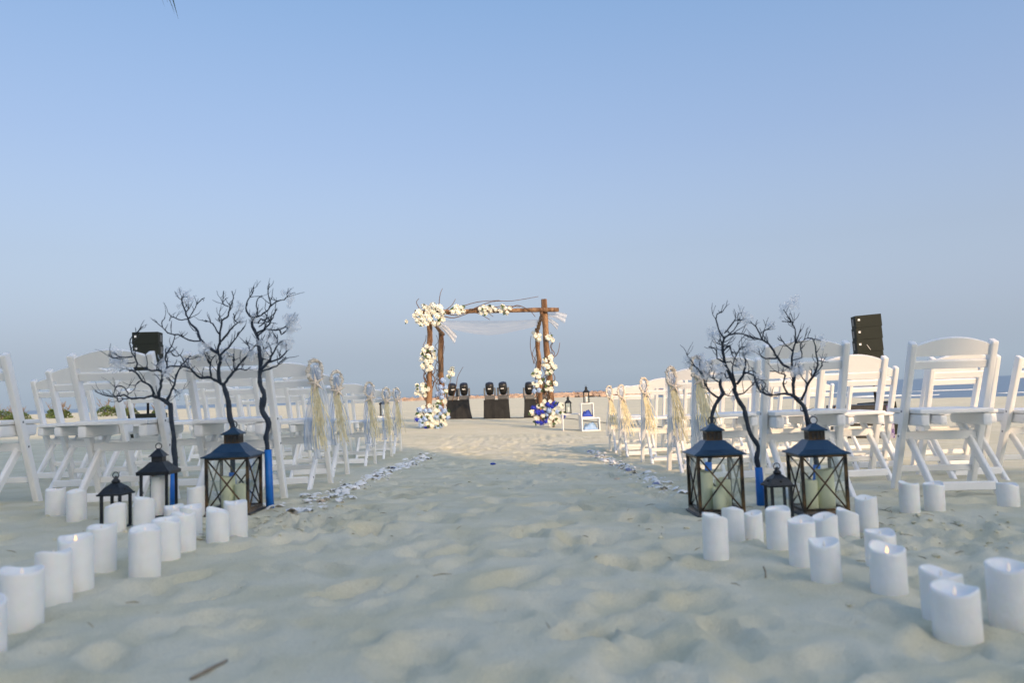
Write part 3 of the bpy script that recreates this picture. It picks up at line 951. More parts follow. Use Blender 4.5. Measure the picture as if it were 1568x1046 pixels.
for i, (x, y, h, r, lab) in enumerate(inner):
    o = empty('lantern_candle', (x, y, LANTERN_Z[0 if x < 0 else (1 if x < 1.2 else 2)] + .0185))
    tag(o, lab, 'candle', 'greenish candles inside the bronze lanterns')
    link('wax', candle_mesh(h, r, .004, i, 90 + i, M['wax_green']), o)
    link('wick', wick, o, (0, 0, h - .020))

# ------------------------------------------------------------------ painted branches in blue sleeves
BRANCHES = [
 ((-1.872, 4.38, 0.027), [
  (0.013, 0.01, [(0,0,150),(11,0,247),(4,0,314),(4,0,381),(-10,0,479),(-13,0,555),(-19,0,559),(-43,0,582)]),
  (0.009, 0.007, [(-43,0,582),(-78,-7,598),(-104,-15,611)]),
  (0.006, 0.0018, [(-104,-15,611),(-150,-14,601),(-222,-5,600),(-268,-2,620),(-317,4,614),(-366,10,620),(-435,14,649)]),
  (0.0065, 0.002, [(-101,-15,613),(-99,-43,659),(-132,-68,690),(-155,-96,735),(-190,-132,757),(-218,-150,743)]),
  (0.0075, 0.004, [(-78,-7,598),(-48,-44,657),(-20,-86,715),(-22,-112,744),(-56,-136,745),(-80,-164,756)]),
  (0.005, 0.0018, [(-20,-86,715),(22,-113,765),(19,-138,815),(58,-169,856),(83,-183,884),(101,-207,925)]),
  (0.0075, 0.002, [(-32,0,578),(-9,-8,626),(14,-8,670),(39,-13,745),(69,-12,789),(108,-12,825)]),
  (0.003, 0.0015, [(2,-8,648),(26,-20,636),(56,-38,616)]),
  (0.003, 0.0015, [(69,-12,789),(60,-44,826),(45,-61,818),(20,-89,847)]),
  (0.004, 0.0018, [(-155,-105,749),(-131,-133,784),(-133,-166,819),(-128,-228,888),(-82,-265,927),(-16,-313,964)]),
  (0.0035, 0.0015, [(-140,-166,820),(-188,-195,816),(-223,-212,817),(-235,-231,834)]),
  (0.003, 0.0015, [(-222,-5,600),(-269,-2,598),(-304,7,584),(-316,18,614)]),
  (0.003, 0.0015, [(-245,-4,619),(-243,-23,649),(-269,-62,672),(-277,-106,621)]),
  (0.003, 0.0015, [(-132,-68,690),(-148,-96,683),(-151,-138,638),(-171,-157,624)]),
  (0.003, 0.0015, [(14,-8,670),(-7,-29,701),(-25,-39,716)]),
  (0.003, 0.0015, [(-141,-141,791),(-204,-133,787),(-243,-128,796),(-259,-125,804)]),
 ]),
 ((-1.543, 4.36, 0.02), [
  (0.013, 0.01, [(0,0,210),(7,0,412),(-10,0,483),(-17,0,571),(-30,0,625),(-13,0,562),(-30,0,620),(-42,0,661)]),
  (0.008, 0.003, [(-42,0,661),(-67,-30,682),(-91,-54,703),(-134,-87,704),(-159,-124,736),(-182,-146,760),(-249,-210,765),(-257,-241,729)]),
  (0.009, 0.007, [(-51,-7,666),(-59,-29,703),(-50,-52,742),(-25,-86,805),(-32,-98,833)]),
  (0.0075, 0.0025, [(-32,-98,833),(-83,-89,863),(-135,-80,914),(-153,-65,953),(-213,-46,1024),(-231,-37,1070),(-257,-27,1133),(-252,-20,1156)]),
  (0.003, 0.0015, [(-213,-46,1024),(-266,-44,1026),(-304,-43,1042),(-317,-47,1020)]),
  (0.003, 0.0015, [(-213,-44,1031),(-191,-45,1061),(-170,-38,1106),(-130,-25,1144)]),
  (0.0045, 0.0015, [(-118,-82,902),(-174,-126,904),(-217,-163,933),(-259,-199,939),(-273,-234,987),(-245,-264,1019)]),
  (0.006, 0.002, [(-32,-98,833),(-26,-114,868),(22,-133,921),(61,-153,958),(90,-165,980),(115,-169,995)]),
  (0.004, 0.0015, [(-13,-128,931),(-55,-117,989),(-72,-116,1002),(-96,-115,1011)]),
  (0.005, 0.0015, [(-16,-119,875),(-10,-122,947),(1,-127,1003),(34,-130,1025),(49,-137,1080),(67,-140,1119),(58,-136,1160)]),
  (0.003, 0.0015, [(37,-137,1077),(7,-129,1099),(7,-117,1165)]),
  (0.0075, 0.002, [(-42,0,661),(-8,-25,701),(39,-51,739),(78,-70,778),(137,-97,831),(177,-121,868)]),
  (0.004, 0.0015, [(35,-51,735),(62,-47,747),(93,-45,737),(121,-42,753)]),
  (0.0035, 0.0015, [(37,-51,739),(32,-53,780),(28,-51,813),(-8,-54,814)]),
  (0.003, 0.0015, [(137,-97,835),(131,-102,863),(118,-110,895)]),
  (0.005, 0.0015, [(-27,-92,817),(27,-116,858),(83,-149,910),(144,-186,968)]),
  (0.005, 0.0015, [(-90,-54,705),(-74,-107,774),(-28,-152,818)]),
  (0.003, 0.0015, [(-74,-107,774),(-99,-113,822),(-103,-113,855)]),
  (0.003, 0.0015, [(1,-127,1003),(-20,-126,1011),(-9,-131,1035)]),
  (0.003, 0.0015, [(98,-166,984),(82,-166,1004),(75,-167,1036)]),
 ]),
 ((-1.298, 4.22, 0.02), [
  (0.012, 0.01, [(0,0,138),(-10,0,333),(-16,0,376),(-1,0,452),(-33,0,513),(-33,0,582),(-27,0,540),(-22,0,603),(-41,0,651),(-44,0,699),(-40,0,731)]),
  (0.0095, 0.006, [(-40,0,731),(-42,10,795),(-58,27,893),(-73,37,934),(-96,48,984),(-87,49,1016)]),
  (0.005, 0.0015, [(-87,49,1016),(-120,50,1042),(-128,53,1091),(-95,52,1147),(-87,54,1188)]),
  (0.004, 0.0015, [(-83,49,1018),(-68,51,1032),(-71,53,1106),(-41,48,1137)]),
  (0.0045, 0.0015, [(-75,49,1020),(-26,22,1036),(19,-6,1067),(25,-35,1108),(24,-57,1145),(39,-80,1181)]),
  (0.0035, 0.0015, [(19,-6,1067),(75,-45,1093),(114,-71,1096),(135,-91,1105)]),
  (0.005, 0.0015, [(-71,37,930),(-23,8,946),(19,-24,974),(55,-61,1017),(79,-88,1045)]),
  (0.004, 0.0015, [(-63,32,913),(-9,13,946),(69,-7,941),(104,-18,963),(132,-31,985)]),
  (0.008, 0.002, [(-40,0,731),(0,1,769),(23,7,816),(50,11,863),(46,17,920)]),
  (0.005, 0.0015, [(0,1,769),(76,-38,788),(116,-68,817),(126,-99,854)]),
  (0.0055, 0.0015, [(-28,0,726),(36,-15,743),(70,-20,766),(105,-29,796)]),
  (0.0035, 0.0015, [(23,7,816),(9,4,857),(-7,3,881),(21,-7,919)]),
  (0.0035, 0.0015, [(51,11,867),(86,14,886),(101,15,838)]),
  (0.004, 0.0015, [(-40,2,747),(-11,-36,807),(-2,-65,853)]),
  (0.003, 0.0015, [(69,-7,941),(74,3,918),(96,9,934)]),
  (0.004, 0.0015, [(-62,45,983),(-48,39,1006),(-1,15,986),(22,-4,1015)]),
  (0.003, 0.0015, [(-59,45,966),(-33,41,981),(-13,29,1012),(-19,26,1036)]),
 ]),
 ((1.004, 4.25, -0.032), [
  (0.012, 0.009, [(0,0,52),(11,0,185),(34,0,286),(41,0,373),(41,0,432),(45,0,464),(68,0,518),(111,0,573)]),
  (0.008, 0.003, [(111,0,573),(101,14,621),(116,27,685),(130,30,716),(133,45,765),(129,52,806)]),
  (0.0055, 0.002, [(82,0,550),(34,-21,583),(10,-31,624),(-7,-49,671),(-50,-73,719),(-96,-91,744)]),
  (0.004, 0.0015, [(101,14,621),(55,-17,654),(27,-36,670),(-1,-59,694)]),
  (0.003, 0.0015, [(115,0,572),(139,4,556),(165,-1,555)]),
  (0.003, 0.0015, [(-7,-49,671),(-24,-64,719),(-15,-68,758)]),
  (0.003, 0.0015, [(55,-17,654),(65,-19,709),(42,-22,734)]),
  (0.003, 0.0015, [(-50,-73,719),(-76,-91,751),(-104,-122,790)]),
 ]),
 ((1.229, 4.08, -0.03), [
  (0.012, 0.01, [(0,0,48),(-1,0,176),(-9,0,237),(3,0,297),(-33,0,359),(-51,0,443),(-54,0,462),(-60,0,493),(-84,0,532),(-101,0,578)]),
  (0.0095, 0.005, [(-101,0,578),(-108,-19,616),(-135,-43,670),(-161,-68,723),(-182,-106,805),(-173,-124,848)]),
  (0.005, 0.002, [(-173,-124,845),(-153,-134,862),(-107,-146,867),(-60,-157,846),(-31,-158,830)]),
  (0.0045, 0.0015, [(-173,-124,841),(-195,-116,895),(-206,-114,963),(-173,-107,977)]),
  (0.004, 0.0015, [(-171,-120,871),(-133,-142,920),(-105,-150,930),(-71,-162,938)]),
  (0.003, 0.0015, [(-153,-134,862),(-120,-144,897),(-107,-153,918)]),
  (0.0065, 0.002, [(-93,-19,616),(-65,-35,660),(-54,-62,720),(-64,-79,757),(-36,-91,785)]),
  (0.004, 0.0015, [(-97,0,582),(-80,-17,562),(-37,-59,598),(-27,-79,620)]),
  (0.004, 0.0015, [(-161,-68,723),(-202,-86,747),(-212,-103,791),(-254,-127,806)]),
  (0.004, 0.0015, [(-169,-97,790),(-144,-106,811),(-136,-122,758),(-119,-134,734)]),
  (0.004, 0.0015, [(-105,-25,631),(-124,-66,699),(-105,-120,786),(-69,-155,798)]),
  (0.004, 0.0015, [(-58,-42,671),(-20,-63,658),(-17,-93,597),(4,-114,567)]),
  (0.003, 0.0015, [(-126,-37,662),(-154,-54,648),(-173,-74,678),(-208,-92,664)]),
  (0.003, 0.0015, [(-179,-111,812),(-207,-118,820),(-227,-117,851)]),
  (0.003, 0.0015, [(-161,-68,723),(-135,-84,729),(-117,-96,706),(-97,-106,712)]),
  (0.003, 0.0015, [(-65,-35,660),(-34,-65,681),(-10,-81,665)]),
 ]),
 ((1.562, 4.22, -0.043), [
  (0.013, 0.009, [(0,0,16),(13,0,140),(8,0,249),(-19,0,391),(-18,0,403),(-33,0,490),(-55,0,522),(-84,0,555)]),
  (0.0075, 0.002, [(-84,0,555),(-121,-18,568),(-194,-48,567),(-272,-74,577),(-307,-93,625),(-324,-108,672)]),
  (0.005, 0.0015, [(-121,-18,568),(-154,-54,620),(-155,-86,666),(-192,-107,682),(-247,-137,691)]),
  (0.0075, 0.0055, [(-86,0,555),(-82,9,618),(-68,14,681),(-77,19,698)]),
  (0.0065, 0.0015, [(-77,19,698),(-134,-11,722),(-173,-42,762),(-213,-76,817),(-268,-111,851),(-323,-139,863),(-386,-177,882),(-422,-196,882)]),
  (0.0045, 0.0015, [(-174,-42,758),(-245,-71,759),(-299,-98,787),(-353,-128,803)]),
  (0.0055, 0.0015, [(-77,19,698),(-90,-32,791),(-74,-65,851),(-64,-99,903)]),
  (0.004, 0.0015, [(-90,-32,791),(-127,-34,832),(-167,-41,864)]),
  (0.004, 0.0015, [(-80,-57,836),(-84,-69,906),(-104,-78,946),(-142,-84,1009)]),
  (0.003, 0.0015, [(-104,-78,942),(-158,-98,946)]),
  (0.004, 0.0015, [(-268,-111,851),(-294,-129,901),(-335,-143,948)]),
  (0.003, 0.0015, [(-268,-111,854),(-267,-138,892),(-243,-176,915)]),
  (0.006, 0.0015, [(-46,0,534),(-26,-44,608),(-1,-91,676),(-1,-133,736),(-40,-201,833),(-75,-217,849)]),
  (0.003, 0.0015, [(-5,-91,668),(31,-92,698),(38,-98,713)]),
  (0.0035, 0.0015, [(-22,-44,607),(-50,-53,647),(-75,-62,679)]),
  (0.003, 0.0015, [(-83,-6,745),(-42,-27,758),(-57,-56,820),(-25,-81,856),(30,-117,836)]),
  (0.003, 0.0015, [(-53,0,479),(-33,3,470)]),
  (0.003, 0.0015, [(-9,-68,646),(32,-67,675)]),
  (0.003, 0.0015, [(-272,-74,577),(-253,-70,623),(-274,-67,647)]),
 ]),
]

branch_labels = ['low spreading dark branch with blue sleeve behind the middle-sized left lantern', 'tall forked dark branch rising behind the left bronze lantern',
                 'dark branch in a bright blue sleeve at the right of the left group', 'small dark branch behind the right bronze lantern nearest the aisle',
                 'dense dark branch in a bright blue sleeve between the right bronze lanterns', 'widely forked dark branch behind the farther right bronze lantern']
tf = MB()
for i in range(16):
    c = Vector((random.gauss(0, .016), random.gauss(0, .010), random.gauss(0, .016)))
    mt = Matrix.Rotation(random.uniform(0, 6.3), 3, 'Z') @ Matrix.Rotation(random.uniform(0, 6.3), 3, 'X')
    s = random.uniform(.010, .020)
    tf.add([c + mt @ Vector(p) * s for p in ((-1, 0, 0), (-.3, -.8, .3), (.7, -.5, -.2), (1, .3, .3), (0, .9, -.1))], [(0, 1, 2, 3, 4)])
TUFT = tf.mesh('sheer_tuft', M['tuft'])
for bi, ((bx, by, bz), polys) in enumerate(BRANCHES):
    o = empty('painted_branch', (bx, by, gz(bx, by) - .01))
    lift = bz - (gz(bx, by) - .01)
    tag(o, branch_labels[bi], 'branch', 'dark branches in blue sleeves')
    b = MB()
    tips = []
    for pi, (r0, r1, pts) in enumerate(polys):
        pp = spline([Vector(p) / 1000 + Vector((0, 0, lift)) for p in pts], 3)
        if pi == 0: pp = [Vector((0, 0, .03))] + pp[1:] if pp[0].z > .05 else pp
        nn = len(pp)
        if pi:
            pp = [p + Vector((random.uniform(-1, 1), random.uniform(-1, 1), random.uniform(-1, 1))) * (.003 if 0 < i < nn - 1 else 0) for i, p in enumerate(pp)]
        rad = [1.12 * (r0 + (max(r1, .0021) - r0) * i / (nn - 1)) * random.uniform(.84, 1.18) for i in range(nn)]
        b.tube(pp, rad, 6)
        if pi == 0: continue
        tips.append(pp[-1])
        # side twigs
        tot = sum((pp[i + 1] - pp[i]).length for i in range(nn - 1))
        for k in range(int(2 + tot * 19)):
            i = random.randrange(int(nn * .3), nn - 1)
            p = pp[i]
            ax = (pp[i + 1] - p).normalized()
            sd = Vector((random.uniform(-1, 1), random.uniform(-.8, .8), random.uniform(-.35, 1))).normalized()
            d = (ax * .6 + sd).normalized()
            L = random.uniform(.035, .095)
            q = [p]
            for j in range(3):
                d = (d + Vector((random.uniform(-.5, .5), random.uniform(-.4, .4), random.uniform(-.2, .5)))).normalized()
                q.append(q[-1] + d * L / 3)
            rt = min(.0026, rad[i] * .7)
            b.tube(q, [rt, rt * .85, rt * .7, rt * .45], 4)
            if random.random() < .4:
                d2 = (d + Vector((random.uniform(-1, 1), random.uniform(-.6, .6), random.uniform(-.3, .8)))).normalized()
                b.tube([q[1], q[1] + d2 * L * .3 + Vector((0, 0, .004)), q[1] + d2 * L * .55], [rt * .7, rt * .55, rt * .4], 4)
            if random.random() < .12: tips.append(q[-1])
    b.build('branch_wood', M['bark_dark'], o, smooth=True)
    # sleeve round the foot of the stem
    sp = spline([Vector(p) / 1000 + Vector((0, 0, lift)) for p in polys[0][2]], 3)
    top_z = {0: .215, 1: .20, 2: .315, 3: .22, 4: .20, 5: .20}[bi]
    ax = sp[0]
    foot = Vector((ax.x, 0, 0))
    for q in sp:
        if q.z > top_z: break
        ax = q
    b = MB()
    b.tube([foot, foot.lerp(ax, .5), Vector((ax.x, ax.y, top_z))], [.0205, .020, .0185], 14)
    b.build('blue_sleeve', M['blue_sleeve'], o, smooth=True)
    for t in random.sample(tips, min(len(tips), 8)):
        link('sheer_tuft', TUFT, o, t + Vector((0, 0, .004)), (random.uniform(0, 6), random.uniform(0, 6), random.uniform(0, 6)), random.uniform(.7, 1.5))

# ------------------------------------------------------------------ wedding arch
FS = 1.063      # size of the far group
arch = empty('wedding_arch', (-.595, 19.13, gz(-.595, 19.13)), 0, FS)
tag(arch, 'square rustic log arch with draped tulle and flowers at the end of the aisle', 'arch')
def log(p0, p1, r, name, wob=.02, n=9):
    p0, p1 = Vector(p0), Vector(p1)
    pts = [p0.lerp(p1, i / n) + Vector((random.uniform(-wob, wob), random.uniform(-wob, wob), random.uniform(-wob, wob) * .3)) for i in range(n + 1)]
    return MB().tube(spline(pts, 2), [r * random.uniform(.9, 1.12) for _ in range(2 * n + 1)], 10, .05).build(name, M['log'], arch, smooth=True)
log((-1.36, 0, -.1), (-1.30, 0, 2.62), .066, 'front_post')
log((1.40, 0, -.1), (1.32, 0, 2.86), .068, 'front_post')
log((-1.33, 2.6, -.1), (-1.27, 2.6, 2.42), .066, 'rear_post')
log((1.25, 2.6, -.1), (1.22, 2.6, 2.42), .056, 'rear_post')
log((-1.62, -.08, 2.665), (1.64, -.08, 2.605), .048, 'front_beam', .015)
log((-1.28, -.1, 2.52), (-1.24, 2.75, 2.36), .045, 'side_beam', .015)
log((1.26, -.1, 2.54), (1.22, 2.75, 2.34), .045, 'side_beam', .015)
def vine(pts, r=.010):
    sp = spline([Vector(p) + Vector((random.uniform(-.03, .03), random.uniform(-.03, .03), random.uniform(-.03, .03))) for p in pts], 4)
    MB().tube(sp, [r * (1 - .75 * i / len(sp)) + .003 for i in range(len(sp))], 5).build('vine', M['vine'], arch, smooth=True)
for (px, py, h) in ((-1.34, 0, 2.5), (1.37, 0, 2.7), (-1.31, 2.6, 2.3), (1.24, 2.6, 2.3)):
    for k in range(7):
        a0 = random.uniform(0, 6.3)
        z0 = random.uniform(0, 1.2)
        z1 = min(h, z0 + random.uniform(.8, 1.7))
        tw = random.uniform(2, 5) * random.choice((-1, 1))
        vine([(px + (.10 + .05 * math.sin(j * 2.1 + k)) * math.cos(a0 + tw * j / 9), py + .10 * math.sin(a0 + tw * j / 9), z0 + (z1 - z0) * j / 9) for j in range(10)], .010)
for k in range(5):
    x0 = random.uniform(-1.3, .7)
    x1 = max(-1.2, x0 + random.uniform(.6, 1.3) * random.choice((1, 1, -1)))
    z = 2.63 + random.uniform(-.05, .05)
    vine([(x0, -.12, z), (x0 * .7 + x1 * .3, -.14, z + random.uniform(-.12, .12)), (x0 * .3 + x1 * .7, -.15, z + random.uniform(-.12, .06)), (x1, -.13, z + random.uniform(-.22, .08))], .010)
for pts in ([(-1.1, -.1, 2.65), (-1.05, -.1, 2.9), (-1.0, -.1, 3.05), (-.98, -.1, 3.18)], [(-1.5, -.1, 2.7), (-1.55, -.1, 2.85), (-1.5, -.1, 2.98)], [(-.9, -.1, 2.68), (-.75, -.1, 2.8), (-.68, -.1, 2.95)],
            [(-.4, -.1, 2.68), (.1, -.1, 2.82), (.6, -.1, 2.84), (1.2, -.1, 2.92)], [(-.7, -.1, 2.7), (-.2, -.1, 2.82), (.3, -.1, 2.88)], [(1.4, 0, 1.5), (1.55, 0, 1.62), (1.62, 0, 1.85)],
            [(-1.0, 2.5, .6), (-.9, 2.5, 1.0), (-.86, 2.5, 1.2), (-.72, 2.5, 1.45)], [(-1.2, 2.5, .7), (-1.1, 2.5, 1.0), (-1.02, 2.5, 1.3)], [(1.1, 2.5, 1.5), (1.02, 2.5, 1.9), (1.05, 2.5, 2.2)]):
    vine(pts, .008)

# sheer drape between the sides
dr = MB()
P, F = [], []
NU, NV = 44, 12
for i in range(NU + 1):
    u = i / NU
    for j in range(NV + 1):
        v = j / NV
        sag = .14 * 4 * u * (1 - u) * (.35 + .65 * v)
        x = -1.18 + 2.40 * u
        y = .30 + 1.9 * v
        z = 2.50 - .05 * u - sag * (.8 + .2 * math.sin(u * 3)) + .020 * math.sin(v * 22 + u * 4) - .07 * v * (1 - abs(2 * u - 1))
        P.append((x, y, z))
for i in range(NU):
    for j in range(NV):
        a = i * (NV + 1) + j
        F.append((a, a + 1, a + NV + 2, a + NV + 1))
dr.add(P, F)
dp = empty('tulle_drape', arch.location, 0, FS)
tag(dp, 'sheer white tulle swag sagging between the sides of the arch', 'drape')
dr.build('swag', M['drape'], dp, smooth=True)
for (a, c, w0, w1) in (((-1.22, .3, 2.48), (-.72, .15, 2.02), .05, .22), ((-1.25, .9, 2.46), (-.80, .8, 2.12), .05, .20), ((1.28, .1, 2.50), (1.80, .0, 2.40), .04, .22), ((1.26, .2, 2.46), (1.62, .1, 2.22), .04, .14)):
    b = MB()
    P, F = [], []
    a, c = Vector(a), Vector(c)
    for i in range(13):
        t = i / 12
        q = a.lerp(c, t) + Vector((0, 0, .05 * math.sin(t * 3.1)))
        w = w0 + (w1 - w0) * t
        for j in range(9):
            s = j / 8 - .5
            P.append(q + Vector((s * w * .3, .03 * math.sin(s * 14 + t * 3), s * w)))
    for i in range(12):
        for j in range(8):
            k = i * 9 + j
            F.append((k, k + 1, k + 10, k + 9))
    b.add(P, F)
    b.build('tail', M['drape'], dp, smooth=True)

# blooms
def rose_mesh(name, mt, seedv):
    rr = random.Random(seedv)
    b = MB()
    b.ico((0, 0, 0), .42, 1, .1)
    for ringi, (n, rad, tilt, sz) in enumerate(((5, .30, 1.25, .55), (6, .50, .85, .66), (7, .62, .40, .72))):
        for k in range(n):
            a = 2 * math.pi * k / n + ringi * .5 + rr.uniform(-.15, .15)
            rad2 = rad * rr.uniform(.9, 1.1)
            out = Vector((math.cos(a), 0, math.sin(a)))
            tg = Vector((-math.sin(a), 0, math.cos(a)))
            up = Vector((0, -1, 0))
            d = out * math.cos(tilt) + up * math.sin(tilt)
            c = out * rad2 * .6 + up * (.22 - ringi * .16)
            p0 = c - d * .1
            b.add([p0 - tg * sz * .3, p0 + tg * sz * .3, c + d * sz * .45 + tg * sz * .5 + out * .05, c + d * sz * .8 + out * .12, c + d * sz * .45 - tg * sz * .5 + out * .05], [(0, 1, 2, 3, 4)])
    return b.mesh(name, mt)
def hyd_mesh(name, mt, seedv):
    rr = random.Random(seedv)
    b = MB()
    b.ico((0, 0, 0), .68, 1, .08)
    for k in range(46):
        v = Vector((rr.gauss(0, 1), rr.gauss(0, 1), rr.gauss(0, 1))).normalized()
        t = v.orthogonal().normalized()
        t = Matrix.Rotation(rr.uniform(0, 6.3), 3, v) @ t
        s = v.cross(t)
        c = v * rr.uniform(.78, .98)
        q = .24
        b.add([c - t * q, c - s * q + v * .06, c + t * q, c + s * q + v * .06], [(0, 1, 2, 3)])
    return b.mesh(name, mt)
ROSE = [rose_mesh('bloom', M['rose_white'], k) for k in range(3)]
HYDW = [hyd_mesh('bloom', M['rose_white'], k + 7) for k in range(2)]
HYDP = [hyd_mesh('bloom', M['rose_palest'], k + 17) for k in range(2)]
HYDB = [hyd_mesh('bloom', M['rose_blue'], k + 27) for k in range(2)]
lf = MB()
lf.add([(0, 0, 0), (.35, -.1, .30), (.1, -.15, .9), (-.3, -.05, .35)], [(0, 1, 2), (0, 2, 3)])
LEAF = lf.mesh('leaf', M['leaf'])
lx, ly, lz = arch.location
def bouquet(label, blooms, leaves, loc=None):
    o = empty('flower_cluster', blooms[0][:3] if loc is None else loc)
    L = Vector(o.location)
    o.location = Vector((lx, ly, lz)) + L * FS
    o.scale = (FS,) * 3
    tag(o, label, 'flowers', 'flowers on the arch')
    for (x, y, z, r, kind) in blooms:
        me = random.choice({'w': ROSE, 'h': HYDW, 'p': HYDP, 'b': HYDB}[kind])
        link('bloom', me, o, Vector((x, y, z)) - L, (random.uniform(-.5, .3), random.uniform(-.5, .5), random.uniform(-.5, .5)), r)
    for k in range(leaves):
        x, y, z, r, kind = random.choice(blooms)
        link('leaf', LEAF, o, Vector((x + random.uniform(-r, r) * .6, y - .01, z + random.uniform(-r, r) * .6)) - L, (random.uniform(-1, 1), random.uniform(0, 6.3), random.uniform(-.8, .8)), random.uniform(.08, .15))
    return o
def blob(cx, cz, rx, rz, n, y=-.15, kinds='w', r=(.055, .080)):
    res = []
    tries = 0
    while len(res) < n and tries < 3000:
        tries += 1
        a, q = random.uniform(0, 6.3), random.random() ** .5
        x, z = cx + rx * q * math.cos(a), cz + rz * q * math.sin(a)
        rr = random.uniform(*r)
        if all((x - p[0]) ** 2 + (z - p[2]) ** 2 > (rr + p[3]) ** 2 * .45 for p in res):
            res.append((x, y - .08 * (1 - q) + random.uniform(-.04, .04), z, rr, random.choice(kinds)))
    return res
bouquet('big white flower mass on the top left corner of the arch', blob(-1.28, 2.58, .34, .22, 34, -.16, 'whhw', (.07, .10)) + [(-1.80, -.1, 2.46, .05, 'w')], 16, (-1.28, -.1, 2.56))
bouquet('small white flower bunch on the top beam right of the corner mass', blob(-.62, 2.66, .13, .09, 6, -.16), 4)
bouquet('white flower bunch at the middle of the top beam, left one', blob(.02, 2.64, .19, .09, 9, -.16, 'wh'), 4)
bouquet('white flower bunch at the middle of the top beam, right one', blob(.42, 2.64, .14, .09, 7, -.16, 'wh'), 4)
bouquet('white flowers high on the left front post', blob(-1.34, 1.62, .15, .30, 15, -.12, 'wh'), 8)
bouquet('white flowers on the lower left front post', blob(-1.50, .92, .15, .16, 8, -.12), 6)
bouquet('white and pale blue flowers low between the left posts', blob(-1.10, .86, .14, .28, 9, .3, 'wwp'), 5)
bouquet('white flower pair beside the left rear post', blob(-1.02, 1.32, .12, .12, 4, 2.4), 2)
bouquet('white flowers at the top of the right rear post', blob(1.18, 2.18, .10, .11, 4, 2.3, 'h'), 2)
bouquet('two white roses near the top of the right front post', [(1.38, -.12, 1.98, .08, 'w'), (1.47, -.10, 1.92, .06, 'w')], 2)
bouquet('white flowers halfway up the right front post', blob(1.38, 1.34, .13, .20, 8, -.12), 6)
bouquet('white flowers on the lower right front post', blob(1.38, .90, .13, .10, 4, -.12), 6)
bouquet('white flowers on the middle of the right rear post', blob(1.16, 1.22, .11, .10, 4, 2.4), 3)
bouquet('white flowers low on the right rear post', blob(1.16, .90, .10, .20, 6, 2.3, 'wwp'), 5)
def foot(label, cx, side):
    bl = []
    bl += blob(cx, .29, .36, .27, 44 if side < 0 else 40, -.30, ('wwppppbw' if side < 0 else 'wwbbpbwb'), (.055, .085))
    return bouquet(label, bl, 30, (cx, -.3, 0))
foot('white and light blue bouquet at the foot of the left arch post', -1.26, -1)
foot('deep blue and white bouquet at the foot of the right arch post', 1.30, 1)

# ------------------------------------------------------------------ stage lights on draped tables
def draped_table(x, y, w, d, h, label, flare):
    o = empty('draped_table', (x, y, gz(x, y)))
    tag(o, label, 'table', 'black draped tables behind the arch')
    b = MB()
    P, F = [], []
    n = 48
    rows = 9
    for i in range(rows + 1):
        t = i / rows
        for k in range(n):
            a = 2 * math.pi * k / n
            cx, cy = math.cos(a), math.sin(a)
            q = max(abs(cx), abs(cy))
            sx, sy = cx / q, cy / q
            f = 1 + flare * t ** 2 + .035 * t * math.sin(k * 1.7 + x) + .02 * t * math.sin(k * .9)
            P.append((sx * w / 2 * f, sy * d / 2 * f, h * (1 - t) - (.02 if i == rows else 0)))
    for i in range(rows):
        for k in range(n):
            F.append((i * n + k, i * n + (k + 1) % n, (i + 1) * n + (k + 1) % n, (i + 1) * n + k))
    F.append(tuple(range(n))[::-1])
    b.add(P, F)
    b.build('black_cloth', M['black_cloth'], o, smooth=False)
    MB().box((0, 0, h - .035), (w - .03, d - .03, .03)).build('table_top', M['grey_plastic'], o)
    for a in (-1, 1):
        for c in (-1, 1):
            MB().box((a * (w / 2 - .05), c * (d / 2 - .05), h / 2 - .05), (.03, .03, h - .02)).build('leg', M['grey_plastic'], o)
    return o
def moving_head(x, y, z, rz, label):
    o = empty('stage_light', (x, y, z), rz, FS)
    tag(o, label, 'stage light', 'moving head stage lights behind the arch')
    MB().box((0, 0, .05), (.30, .26, .10)).build('base', M['grey_plastic'], o, bevel=.015)
    MB().box((0, 0, .118), (.34, .15, .035)).build('yoke_cross', M['grey_plastic'], o, bevel=.006)
    for s in (-1, 1):
        b = MB()
        b.add([(s * .13, -.07, .10), (s * .18, -.07, .10), (s * .18, .07, .10), (s * .13, .07, .10), (s * .135, -.055, .36), (s * .178, -.055, .36), (s * .178, .055, .36), (s * .135, .055, .36)],
              [(0, 1, 2, 3), (4, 7, 6, 5), (0, 4, 5, 1), (1, 5, 6, 2), (2, 6, 7, 3), (3, 7, 4, 0)])
        b.build('yoke_arm', M['grey_plastic'], o, bevel=.01)
    h = MB()
    h.lathe([(.02, -.20), (.10, -.17), (.122, -.05), (.128, .10), (.118, .17), (.10, .18)], 18)
    hd = h.build('head', M['black_plastic'], o, smooth=True, loc=(0, 0, .33), rot=(R(28), 0, 0))
    MB().lathe([(.098, .180), (.07, .193), (.01, .198)], 18).build('lens', M['lens'], hd, smooth=True)
    MB().box((0, -.112, .06), (.09, .04, .03)).build('handle_band', M['white_dot'], hd)
    return o
TB = [(-1.70, 24.3, .64, .58, .56, 'black draped table at left behind the arch', .22), (-.53, 23.9, .74, .58, .555, 'black draped table seen in the middle of the arch', .03), (.67, 24.2, .72, .58, .56, 'black draped table behind the right arch posts', .06)]
TB = [(a[0] * FS, a[1] * FS, a[2] * FS, a[3] * FS, a[4] * FS, a[5], a[6]) for a in TB]
for a in TB: draped_table(*a)
